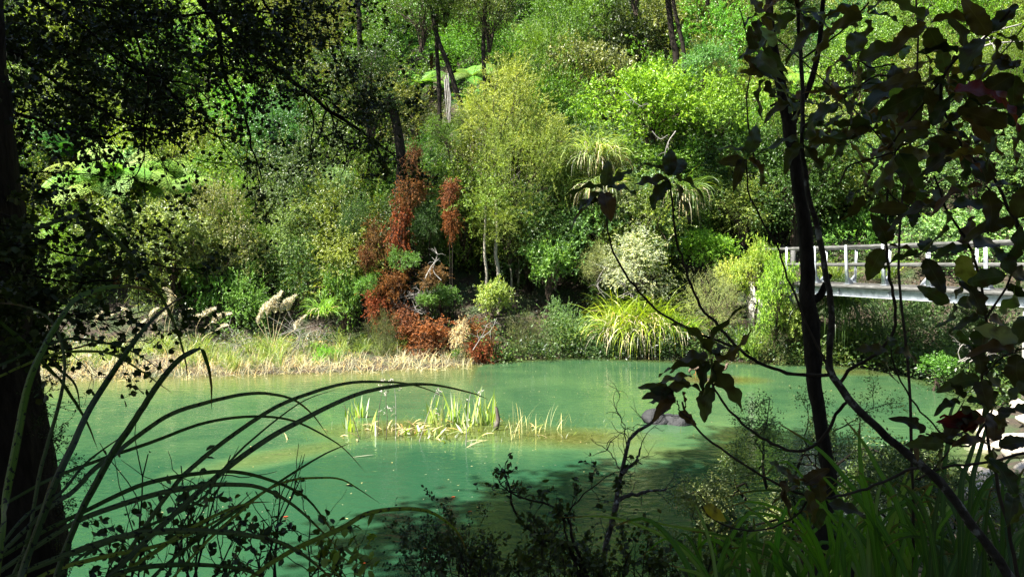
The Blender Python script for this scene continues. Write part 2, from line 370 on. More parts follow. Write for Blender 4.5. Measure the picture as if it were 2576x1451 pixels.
# ------------------------------------------------------------------ terrain
SHORE = np.array([(-62.93, 22.55), (-31.36, 20.91), (-13.89, 20.47), (-9.94, 21.13), (-5.66, 21.89), (-2.31, 22.99), (-0.95, 24.43), (2.22, 25.54), (5.37, 24.65), (8.42, 24.1), (10.2, 23.76), (11.72, 21.56), (11.65, 18.51), (10.56, 16.15), (8.86, 13.8), (7.8, 11.9), (5.72, 9.6), (3.6, 7.6), (1.8, 5.8), (0, 4.6), (-3, 4.2), (-9, 4.6), (-20, 5.5), (-60, 6)], float)
def shore_dist(X, Y):
    X = np.asarray(X, float); Y = np.asarray(Y, float)
    best = np.full(X.shape, 1e9); inside = np.zeros(X.shape, bool)
    n = len(SHORE)
    for i in range(n):
        a = SHORE[i]; b = SHORE[(i + 1) % n]; ab = b - a
        t = np.clip(((X - a[0]) * ab[0] + (Y - a[1]) * ab[1]) / (ab @ ab), 0, 1)
        d = np.hypot(X - a[0] - t * ab[0], Y - a[1] - t * ab[1]); best = np.minimum(best, d)
        cond = ((a[1] > Y) != (b[1] > Y))
        with np.errstate(divide='ignore', invalid='ignore'):
            xi = a[0] + (Y - a[1]) * ab[0] / (ab[1] if abs(ab[1]) > 1e-9 else 1e-9)
        inside ^= cond & (X < xi)
    return np.where(inside, -best, best)
def bump2(X, Y):
    return (np.sin(X * .9 + 1.3) * np.cos(Y * .7 + .4) + .6 * np.sin(X * 2.1 + Y * 1.3) + .35 * np.sin(X * 4.7 - Y * 3.9 + 1)) * .5
def sst(a, b, x):
    t = np.clip((x - a) / (b - a), 0, 1); return t * t * (3 - 2 * t)
def ell(X, Y, cx, cy, rx, ry, ang=0.0):
    c, s = math.cos(ang), math.sin(ang); u = ((X - cx) * c + (Y - cy) * s) / rx; v = (-(X - cx) * s + (Y - cy) * c) / ry
    return np.clip(1 - (u * u + v * v), 0, 1)
def terrain(X, Y):
    X = np.asarray(X, float); Y = np.asarray(Y, float)
    d = shore_dist(X, Y); far = sst(10, 15, Y + np.maximum(0, X - 6) * .3)
    s0 = np.where(X < -2.5, 0.9 + sst(-2.5, -6, X) * 3.4, 0.5)
    s0 = 0.5 + sst(-1.5, -6, X) * 3.6
    dd = np.maximum(d, 0)
    zf = 0.05 + .12 * np.minimum(dd, 1.5) + np.maximum(dd - s0, 0) * .66 + bump2(X, Y) * .35 * np.clip(dd / 4, 0, 1)
    zn = 0.04 + np.minimum(dd, 4) * .43 + np.maximum(dd - 4, 0) * .22 + bump2(X, Y) * .12 * np.clip(dd / 2, 0, 1)
    z = np.where(d > 0, zf * far + zn * (1 - far), 0)
    w = -np.clip(-d * .38, 0, 1.5)
    wb = -np.clip(-d * .55, 0, .62 + .95 * sst(14.5, 8.5, Y + .3 * bump2(X * .5, Y * .5))); wb = np.where((Y > 17) & (X < -1), np.maximum(wb, -.03 + d * .12), wb)  # bed drops towards the near side to darken the water there
    sh = 1.35 * np.sqrt(ell(X, Y, -1.34, 14.33, 3.0, 1.15)) * .98 + 0
    m = wb
    mound = lambda cur, f, top: np.maximum(cur, top - (1 - np.sqrt(f)) * 1.0 - (f <= 0) * 9)
    m = mound(m, ell(X, Y, -1.55, 14.23, 3.0, 1.3), -.02 + bump2(X * 3, Y * 3) * .05)
    m = mound(m, ell(X, Y, 0.93, 13.69, 2.4, 1.2, -.15), -.05 + bump2(X * 3, Y * 3) * .05)
    m = mound(m, ell(X, Y, -3.7, 12.53, 2.4, .7, .8), -.22)
    m = mound(m, ell(X, Y, 5.64, 20.47, 1.9, 1.1), .035)
    m = mound(m, ell(X, Y, 10.06, 22.0, 2.2, 1.2), -.1)
    m = mound(m, ell(X, Y, 2.36, 12.53, 1.6, .8), -.25)
    return np.where(d > 0, z, m)
def tz(x, y): return float(terrain(np.array([x]), np.array([y]))[0])

def grid_mesh(name, xs, ys, zf, mat, smooth=True):
    XX, YY = np.meshgrid(xs, ys); Z = zf(XX, YY); V = np.stack([XX, YY, Z], -1).reshape(-1, 3)
    nx, ny = len(xs), len(ys); i = np.arange(ny - 1)[:, None] * nx + np.arange(nx - 1)[None, :]
    F = np.stack([i, i + 1, i + nx + 1, i + nx], -1).reshape(-1, 4)
    return mesh_np(name, V, F, mat, smooth), XX, YY
xs = np.unique(np.round(np.concatenate([np.arange(-140, -18, 4.0), np.arange(-18, 14, .3), np.arange(14, 140.1, 4.0)]), 3))
ys = np.unique(np.round(np.concatenate([np.arange(-90, 2, 4.0), np.arange(2, 26, .3), np.arange(26, 60, 1.5), np.arange(60, 160.1, 5)]), 3))
me, _, _ = grid_mesh('ground', xs, ys, terrain, 'forest_floor')
g = link('ground', me, kind='structure'); g['label'] = 'forested river banks with leaf litter rising steeply behind the pool'
xs = np.arange(-40, 16.01, .16); ys = np.arange(2, 27, .16)
me, XX, YY = grid_mesh('water', xs, ys, lambda X, Y: X * 0, 'water')
at = me.attributes.new('bed_depth', 'FLOAT', 'POINT'); at.data.foreach_set('value', np.maximum(-terrain(XX, YY), 0).astype(np.float32).ravel())
w_ = link('water', me, kind='structure'); w_['label'] = 'milky green river pool with olive weed showing in the shallows'

# ------------------------------------------------------------------ crowns (prototype meshes, shared by copies)
def crown_mesh(name, seed, mat, R=2.0, nclump=90, rc=.5, twigs=9, per=14, L=.085, Wd=.045, up=.35, out=.8, flat=.85, shell=.6, feather=False, lobes=11, leafup=.7, curl=.1):
    rng = np.random.default_rng(seed)
    # several uneven lobes; clumps sit on the lobes, gaps stay between them
    ld = nrm(rng.normal(0, 1, (lobes, 3)) + np.array([0, 0, .25])); lc = ld * (R * rng.uniform(.30, .72, lobes))[:, None]; lc[0] = [0, 0, 0]
    lr = R * rng.uniform(.26, .50, lobes); lr[0] = R * .5
    pk = rng.choice(lobes, nclump, p=lr ** 2 / (lr ** 2).sum()); dd = nrm(rng.normal(0, 1, (nclump, 3)) + ld[pk] * .55 + np.array([0, 0, .25]))
    c = lc[pk] + dd * (lr[pk] * rng.uniform(shell, 1.08, nclump) ** .6)[:, None]; c = c * np.array([1, 1, flat]); n = nclump
    d = nrm(dd * .6 + nrm(c) * .4)
    T = twigs
    td = nrm(d[:, None, :] * out + np.array([0, 0, up]) + rng.normal(0, .75, (n, T, 3)))
    tl = rc * rng.uniform(.6, 1.35, (n, T))
    ts = c[:, None, :] + rng.normal(0, rc * .35, (n, T, 3)) - d[:, None, :] * rc * .3
    t = rng.uniform(.12, 1.0, (n, T, per))
    pos = ts[:, :, None, :] + td[:, :, None, :] * (tl[:, :, None] * t)[..., None]
    pos[..., 2] -= (t ** 2) * tl[:, :, None] * .15
    td3 = np.broadcast_to(td[:, :, None, :], pos.shape)
    if feather:
        ax = td3 * 1.0 + rng.normal(0, .45, pos.shape)
    else:
        ax = td3 * .55 + rng.normal(0, .6, pos.shape)
    nn = np.array([0, 0, leafup]) + rng.normal(0, .55, pos.shape) + d[:, None, None, :] * .35
    pos = pos.reshape(-1, 3); ax = ax.reshape(-1, 3); nn = nn.reshape(-1, 3); m = len(pos)
    V, F = leaves(pos, ax, nn, L * rng.uniform(.6, 1.25, m), Wd * rng.uniform(.7, 1.2, m), curl=curl)
    me = mesh_np(name, V, F, mat)
    # branches
    A = Acc(); root = np.array([0, 0, -R * flat * .9])
    pick = rng.choice(n, min(n, 26), replace=False)
    for q, i in enumerate(pick):
        mid = root * .35 + c[i] * .3 + rng.normal(0, .12 * R, 3) * np.array([1, 1, .4])
        pth = smooth_path([root, mid * .6 + root * .2, mid, c[i], c[i] + d[i] * rc * .6], 9)
        pth += rng.normal(0, .02 * R, pth.shape)
        A.add(*tube(pth, np.linspace(.022, .006, 9) * R * .6, 4))
    return me, A.mesh(name + '_branches', 'bark_brown')

CR = {}
def proto(key, *a, **k): CR[key] = crown_mesh(key + '_crown', *a, **k)
proto('glossy', 11, 'glossy_leaf', L=.11, Wd=.045, nclump=100, twigs=9, per=15, rc=.48, up=.7, leafup=.4)
proto('glossy_b', 12, 'glossy_leaf', L=.10, Wd=.05, nclump=110, twigs=8, per=15, rc=.42, up=.4)
proto('small', 13, 'glossy_leaf', L=.062, Wd=.036, nclump=120, twigs=10, per=20, rc=.5, up=.15, flat=.8)
proto('small_b', 14, 'glossy_leaf', L=.066, Wd=.036, nclump=90, twigs=12, per=21, rc=.62, up=.1, flat=.95, lobes=8)
proto('layer', 15, 'soft_leaf', L=.07, Wd=.036, nclump=90, twigs=12, per=20, rc=.7, up=0.0, out=1.1, flat=.7, leafup=1.2)
proto('feather', 16, 'soft_leaf', L=.10, Wd=.017, nclump=130, twigs=12, per=20, rc=.55, up=.45, feather=True, flat=1.0)
proto('feather_b', 17, 'soft_leaf', L=.09, Wd=.015, nclump=100, twigs=15, per=20, rc=.65, up=.8, feather=True, flat=1.1, lobes=8)
proto('broad', 18, 'glossy_leaf', L=.16, Wd=.07, nclump=80, twigs=7, per=10, rc=.4, up=.5, leafup=.3)
proto('dead', 19, 'dry_leaf', L=.12, Wd=.08, nclump=46, twigs=9, per=16, rc=.75, up=-.5, out=.5, leafup=.2, curl=.3, shell=.3, lobes=9)
proto('fine', 20, 'soft_leaf', L=.04, Wd=.02, nclump=110, twigs=14, per=20, rc=.55, up=.5, shell=.35)
proto('canopy', 21, 'glossy_leaf', L=.21, Wd=.13, nclump=150, twigs=9, per=13, rc=.7, up=.1, shell=.3, flat=.6, lobes=12)

proto('canopy_thin', 22, 'glossy_leaf', L=.15, Wd=.085, nclump=110, twigs=9, per=13, rc=.6, up=.1, shell=.4, flat=.6, lobes=12)

def trunk_mesh(seed, mat, bend=.12, r0=1.0, r1=.55):
    rng = np.random.default_rng(seed); n = 12; z = np.linspace(0, 1, n); p = np.column_stack([np.interp(z, np.linspace(0, 1, 5), rng.normal(0, bend, 5)), np.interp(z, np.linspace(0, 1, 5), rng.normal(0, bend, 5)), z])
    a = np.arange(8) * math.pi / 4; r = np.linspace(r0, r1, n)[:, None] * (1 + rng.normal(0, .06, (n, 8)))
    V = p[:, None, :] + np.stack([r * np.cos(a), r * np.sin(a), r * 0], -1); i = np.arange(n - 1)[:, None] * 8; j = np.arange(8)[None, :]; j2 = (j + 1) % 8
    return mesh_np('trunk', V.reshape(-1, 3), np.stack([i + j, i + j2, i + 8 + j2, i + 8 + j], -1).reshape(-1, 4), mat, True)
# trunk is unit height / unit radius: scaled per tree through its own mesh copy is avoided by scaling x,y for radius
TR = {m: [trunk_mesh(30 + i, m, bend=1.2) for i in range(3)] for m in ('bark_dark', 'bark_brown', 'bark_pale')}

def tree(name, label, cat, kind, centre, scale, color, group=None, trunk=('bark_brown', .09), rz=None, seed=0, tilt=0.0, base=None):
    """centre: world place of the crown's middle; scale: crown half sizes in metres (x,y,z)"""
    rng = random.Random(seed * 7919 + int(centre[0] * 100) + int(centre[2] * 31))
    cx, cy, cz = [float(v) for v in centre]
    if base is None:
        bx, by = cx, cy + .25 * scale[1]
    else: bx, by = base
    bz = max(tz(bx, by), -.1)
    if cz < bz + scale[2] * .5: bz_off = 0
    t = thing(name, label, cat, (bx, by, bz), 0, group)
    me, br = CR[kind]
    s = (scale[0] / 2, scale[1] / 2, scale[2] / 2)
    r = rng.uniform(0, 6.28) if rz is None else rz
    if cat not in ('dead shrub',) and max(color) < .3: color = (min(color[0] * 1.45, .42), min(color[1] * 1.45, .45), color[2] * 1.2)
    c = link('crown', me, t, (cx - bx, cy - by, cz - bz), color=color); c.scale = s; c.rotation_euler = (tilt, 0, r)
    b = link('branches', br, t, (cx - bx, cy - by, cz - bz)); b.scale = s; b.rotation_euler = (tilt, 0, r)
    top = cz - bz - scale[2] * .55
    h = max(top, .3) + .25
    k = link('trunk', rng.choice(TR[trunk[0]]), t, (0, 0, -.25)); k.scale = (trunk[1], trunk[1], h + .1)
    return t

# ------------------------------------------------------------------ the forested slope, tree by tree
GR = dict(mid=(.080, .135, .026), olive=(.105, .145, .036), bright=(.10, .185, .026), blue=(.065, .125, .048), dark=(.035, .07, .018), lime=(.15, .21, .042), grey=(.12, .155, .066), yellow=(.20, .22, .05), fern=(.15, .27, .06))
CN = dict(mid='mid green', olive='olive green', bright='bright green', blue='blue green', dark='dark green', lime='lime green', grey='grey green', yellow='yellow green')
KN = dict(glossy='glossy leaved', glossy_b='round headed', small='small leaved', small_b='dense bushy', layer='layered', feather='feathery', feather_b='upright feathery', broad='broad leaved', fine='fine leaved')
ORD = 'first second third fourth fifth sixth seventh eighth ninth tenth eleventh twelfth thirteenth fourteenth fifteenth sixteenth seventeenth eighteenth nineteenth twentieth'.split()
EXCL = [(1085, 1265, 90, 330, 43), (1650, 1740, 60, 215, 33), (130, 420, 380, 500, 27), (380, 600, 90, 240, 36), (1900, 2300, 130, 260, 33)]
FERNS = [
 ('large pale tree fern spreading wide fronds at left above the plumes', (290, 450), 25.4, 2.7, (.36, .48, .15), 17),
 ('upright dark green tree fern behind the large pale one', (190, 400), 28.5, 1.9, (.06, .17, .05), 11),
 ('tree fern with a pale scalloped frond near the top left', (500, 130), 31, 2.0, (.28, .44, .15), 12),
 ('small tree fern hanging below the dark upper left leaves', (370, 270), 29.5, 1.3, (.20, .33, .09), 10),
 ('tree fern with a rust brown trunk left of the dark leaning limb', (598, 290), 29.5, 1.8, (.14, .27, .08), 12),
 ('small tree fern above the bright cushiony shrub', (510, 415), 27.5, 1.2, (.24, .36, .11), 10),
 ('tree fern left of the bright cushiony shrub', (470, 560), 26.2, 1.4, (.22, .36, .10), 11),
 ('low tree fern under the pale olive bush', (345, 610), 25.4, 1.1, (.30, .38, .12), 10),
 ('bright tree fern between the crossed dark trunks', (1050, 220), 33, 1.7, (.26, .42, .09), 12),
 ('tree fern right of the slender dark trunk', (1190, 200), 34, 1.7, (.26, .40, .12), 12),
 ('tree fern behind the top of the olive feathery tree', (1190, 260), 29.5, 1.3, (.12, .30, .06), 11),
 ('tree fern high up behind the crossed trunks', (1085, 120), 36, 1.9, (.16, .30, .12), 12),
 ('tree fern lit from above at upper right behind the big leaves', (2010, 210), 22, 1.3, (.42, .48, .18), 12),
 ('tree fern in the upper right behind the red leaf sapling', (2220, 190), 22, 1.3, (.40, .46, .17), 12),
 ('yellow green tree fern by the top edge at right', (1930, 60), 26, 1.6, (.26, .34, .08), 12),
 ('tree fern right of the upper right pair', (2400, 170), 23, 1.3, (.34, .40, .13), 11),
 ('small tree fern behind the bridge rail posts', (2070, 330), 25, 1.0, (.18, .34, .10), 10),
 ('tree fern peeping over the olive tree to the right', (1420, 390), 29, 1.1, (.10, .26, .05), 9),
 ('tree fern above the bright green shrub beside thick trunk', (1660, 215), 30.5, 1.2, (.17, .32, .07), 10),
 ('tree fern at the left side among dark leaves', (130, 330), 29, 1.6, (.15, .28, .07), 11),
 ('spreading tree fern just right of the large pale one', (440, 470), 26.0, 1.9, (.30, .42, .12), 13),
 ('tree fern high at left over the large pale one', (210, 340), 29, 1.9, (.24, .38, .10), 13),
 ('pale tree fern near the dark upper left leaves', (400, 330), 29.5, 1.7, (.28, .40, .12), 12),
 ('low spreading fern above the plumes at far left', (180, 560), 25.5, 1.6, (.26, .38, .10), 12),
 ('tree fern above the grey green bush left of rust foliage', (700, 360), 29, 1.6, (.14, .28, .09), 12),
]
def fern_dist(px, py, hmax=4.2):
    for d in np.arange(23.0, 60, .25):
        p = P(px, py, d)
        if tz(p[0], p[1]) > p[2] - hmax: return float(d)
    return 45.0
EXCL += [(px - 12, px + 12, py - 25, py + 5, fern_dist(px, py)) for _, (px, py), d, R, c, n in FERNS]
rr = random.Random(5)
rowsY = [27.4, 29.2, 31.2, 33.6, 36.6, 40, 44, 48.5, 54, 60, 67]
for ri, Y in enumerate(rowsY):
    sp = 2.15 + ri * .22; half = Y * .70 + 1.5; n = int(2 * half / sp); row = []
    for i in range(n + 1):
        X = -half + i * sp + rr.uniform(-.9, .9) + (ri % 2) * sp * .5; y = Y + rr.uniform(-1, 1)
        if X > 5.5 and y < 30 and X < 14: y += 2.5
        r = rr.uniform(1.7, 2.5) * (1 + ri * .07); hz = r * rr.uniform(.95, 1.35); z = tz(X, y) + hz * rr.uniform(.65, 1.15) + .2
        sx, sy, dd = S_of((X, y, z)); pr = r / dd * 1874
        if sy - pr > 1000 or sy + pr < -40 or sx < -pr or sx > 2576 + pr: continue
        if any(a - pr * .45 < sx < b + pr * .45 and c - pr * .45 < sy < e + pr * .4 and dd < f for a, b, c, e, f in EXCL): continue
        if sx < 900: ck = rr.choice(['mid', 'grey', 'olive', 'bright', 'mid', 'blue', 'lime'])
        elif sx < 1800: ck = rr.choice(['mid', 'olive', 'mid', 'mid', 'olive', 'grey', 'dark'] if sy < 400 else ['mid', 'dark', 'blue', 'mid'])
        else: ck = rr.choice(['mid', 'dark', 'blue', 'mid', 'bright', 'olive'])
        kk = rr.choice(['small', 'small_b', 'layer', 'small', 'glossy_b', 'feather' if ck in ('olive', 'mid') else 'small_b', 'glossy'])
        row.append((X, y, z, r, hz, ck, kk))
    for i, (X, y, z, r, hz, ck, kk) in enumerate(row):
        c = tuple(v * rr.uniform(.8, 1.25) for v in GR[ck])
        o_ = ORD[i] if i < 20 else 'twenty-' + ORD[i - 20]
        tree('forest_tree', f'{CN[ck]} {KN[kk]} tree, {o_} from the left in the {ORD[ri]} row up the slope', 'tree', kk, (X, y, z), (r, r * rr.uniform(.85, 1.1), hz), c,
             'trees covering the forest slope', ('bark_dark', .10 + .01 * ri), seed=i + ri * 40)

# low growth hugging the slope and spilling over the water's edge
def undergrowth():  # its darker leaf colours stand for shade in the gaps between crowns
    rng = np.random.default_rng(77); n = 10500
    X = rng.uniform(-34, 34, n); Y = 21.2 + 44 * rng.uniform(0, 1, n) ** 1.25; sd = shore_dist(X, Y); k = (sd > -.15) & (np.abs(X) < Y * .74 + 2); X = X[k]; Y = Y[k]
    m2 = 1100; t = rng.uniform(0, 1, m2)     # thick edge along the centre and right shore
    pts = np.array([(-1.26, 24.32), (2.22, 25.65), (5.37, 24.76), (8.42, 24.21), (10.2, 23.87), (11.83, 21.78), (11.86, 18.51), (10.98, 16.36)]); u = t * (len(pts) - 1); q = np.minimum(u.astype(int), len(pts) - 2); f = (u - q)[:, None]
    E = pts[q] * (1 - f) + pts[q + 1] * f + rng.normal(0, .32, (m2, 2))
    X = np.concatenate([X, E[:, 0]]); Y = np.concatenate([Y, E[:, 1]])
    sd = shore_dist(X, Y); flat = (X < -2.5) & (sd < 2.3); X, Y = X[~flat], Y[~flat]; n = len(X); sd = shore_dist(X, Y)
    Z = np.maximum(terrain(X, Y), 0); hmax = (.55 + .75 * np.clip(bump2(X * 1.6 + 3, Y * 1.9), -.6, 1)) * np.clip(.5 + sd * .5, .45, 1); hmax = np.maximum(hmax, .25); ed = sd < .9; hmax = np.where(ed & (X > -2.5), .25 + 1.1 * np.clip(.4 + bump2(X * 2.3 + 7, Y * .5), 0, 1) , hmax)
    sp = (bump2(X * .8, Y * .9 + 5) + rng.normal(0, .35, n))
    kinds = [('undergrowth', (sp < -.25), (.022, .045, .015), 'dark green undergrowth along slope and shore, shade put in its leaf colour', .10, .05, 'glossy_leaf'),
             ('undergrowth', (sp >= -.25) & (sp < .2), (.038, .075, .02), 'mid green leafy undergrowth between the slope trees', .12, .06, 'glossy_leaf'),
             ('undergrowth', (sp >= .2) & (sp < .62), (.09, .125, .04), 'pale olive undergrowth in scattered patches of the slope', .11, .03, 'soft_leaf'),
             ('undergrowth', (sp >= .62), (.08, .145, .03), 'bright green undergrowth in scattered patches of the slope', .13, .055, 'soft_leaf')]
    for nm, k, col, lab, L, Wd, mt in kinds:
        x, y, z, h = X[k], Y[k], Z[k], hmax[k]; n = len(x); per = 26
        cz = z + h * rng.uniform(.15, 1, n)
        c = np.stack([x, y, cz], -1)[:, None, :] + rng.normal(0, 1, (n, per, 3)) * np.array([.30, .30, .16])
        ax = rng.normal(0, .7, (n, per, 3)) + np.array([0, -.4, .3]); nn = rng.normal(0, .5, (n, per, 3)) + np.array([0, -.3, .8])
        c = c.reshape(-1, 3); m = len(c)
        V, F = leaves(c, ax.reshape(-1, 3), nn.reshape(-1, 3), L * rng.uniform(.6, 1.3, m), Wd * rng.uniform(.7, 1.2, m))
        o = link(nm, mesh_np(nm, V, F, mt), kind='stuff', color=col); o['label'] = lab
undergrowth()

# tall dark trunks standing up the slope (px base x,y ; px top x,y ; distance at base ; radius)
def tall_tree(label, pts, d, r, crown=None, col='mid', mat='bark_dark', group='tall dark trunked trees up the slope'):
    d *= 1.055; p = [P(x, y, d) for x, y in pts]; b = p[0]; gz = tz(b[0], b[1])
    t = thing('tall_tree', label, 'tree', (b[0], b[1], gz), 0, group)
    pth = np.array([[b[0], b[1], gz - .3]] + p); pth = smooth_path(pth, 18) - np.array([b[0], b[1], gz])
    rng = np.random.default_rng(int(pts[0][0]))
    link('trunk', mesh_np('trunk', *tube(pth, np.linspace(r, r * .6, 18), 8, .07, rng), mat, True), t)
    if crown:
        cx, cy, rad = crown; c0 = P(cx, cy, d) - np.array([b[0], b[1], gz]); me, br = CR['small_b']
        for nm, m_ in (('crown', me), ('branches', br)):
            c = link(nm, m_, t, c0, color=tuple(v for v in GR[col])); c.scale = (rad / 2, rad / 2, rad / 2.2); c.rotation_euler = (0, 0, r * 50)
tall_tree('slender dark trunked tree up the slope left of the olive feathery tree', [(1222, 245), (1218, 180), (1216, 110), (1220, 40), (1222, -40)], 31, .13, (1230, 40, 2.0), 'olive')
tall_tree('leaning dark trunked tree crossing its neighbour above the rust brown shrub', [(1166, 300), (1150, 240), (1128, 165), (1102, 100), (1085, 20)], 31, .15, (1060, 30, 2.2))
tall_tree('straight dark trunked tree behind the leaning one above the rust brown shrub', [(1106, 290), (1104, 200), (1098, 110), (1100, 20)], 32, .13, (1120, -20, 2.0))
tall_tree('thick black trunked tree high above the bright green shrub', [(1702, 175), (1690, 90), (1680, 0), (1672, -60)], 31, .20, (1600, -60, 2.2))
tall_tree('thinner black trunk leaning beside the thick one above the bright green shrub', [(1722, 175), (1712, 90), (1692, 0), (1690, -60)], 30.5, .13, (1780, -80, 2.0))
tall_tree('short dark trunk showing at the top edge left of the crossed trunks', [(905, 85), (902, 30), (890, -40)], 33, .17, (900, -50, 1.8))
tall_tree('broad dark trunk behind the rust brown hanging foliage', [(1000, 640), (1005, 520), (1010, 420), (1000, 330), (980, 240)], 25.6, .26, (930, 250, 2.2), 'dark')
tall_tree('pale thin trunk under the olive feathery tree', [(1224, 690), (1219, 640), (1220, 580), (1222, 520)], 25.2, .06, None, mat='bark_pale')
tall_tree('second pale trunk right of the thinner one under the feathery tree', [(1254, 690), (1247, 640), (1250, 580), (1248, 500)], 25.6, .08, None, mat='bark_pale')

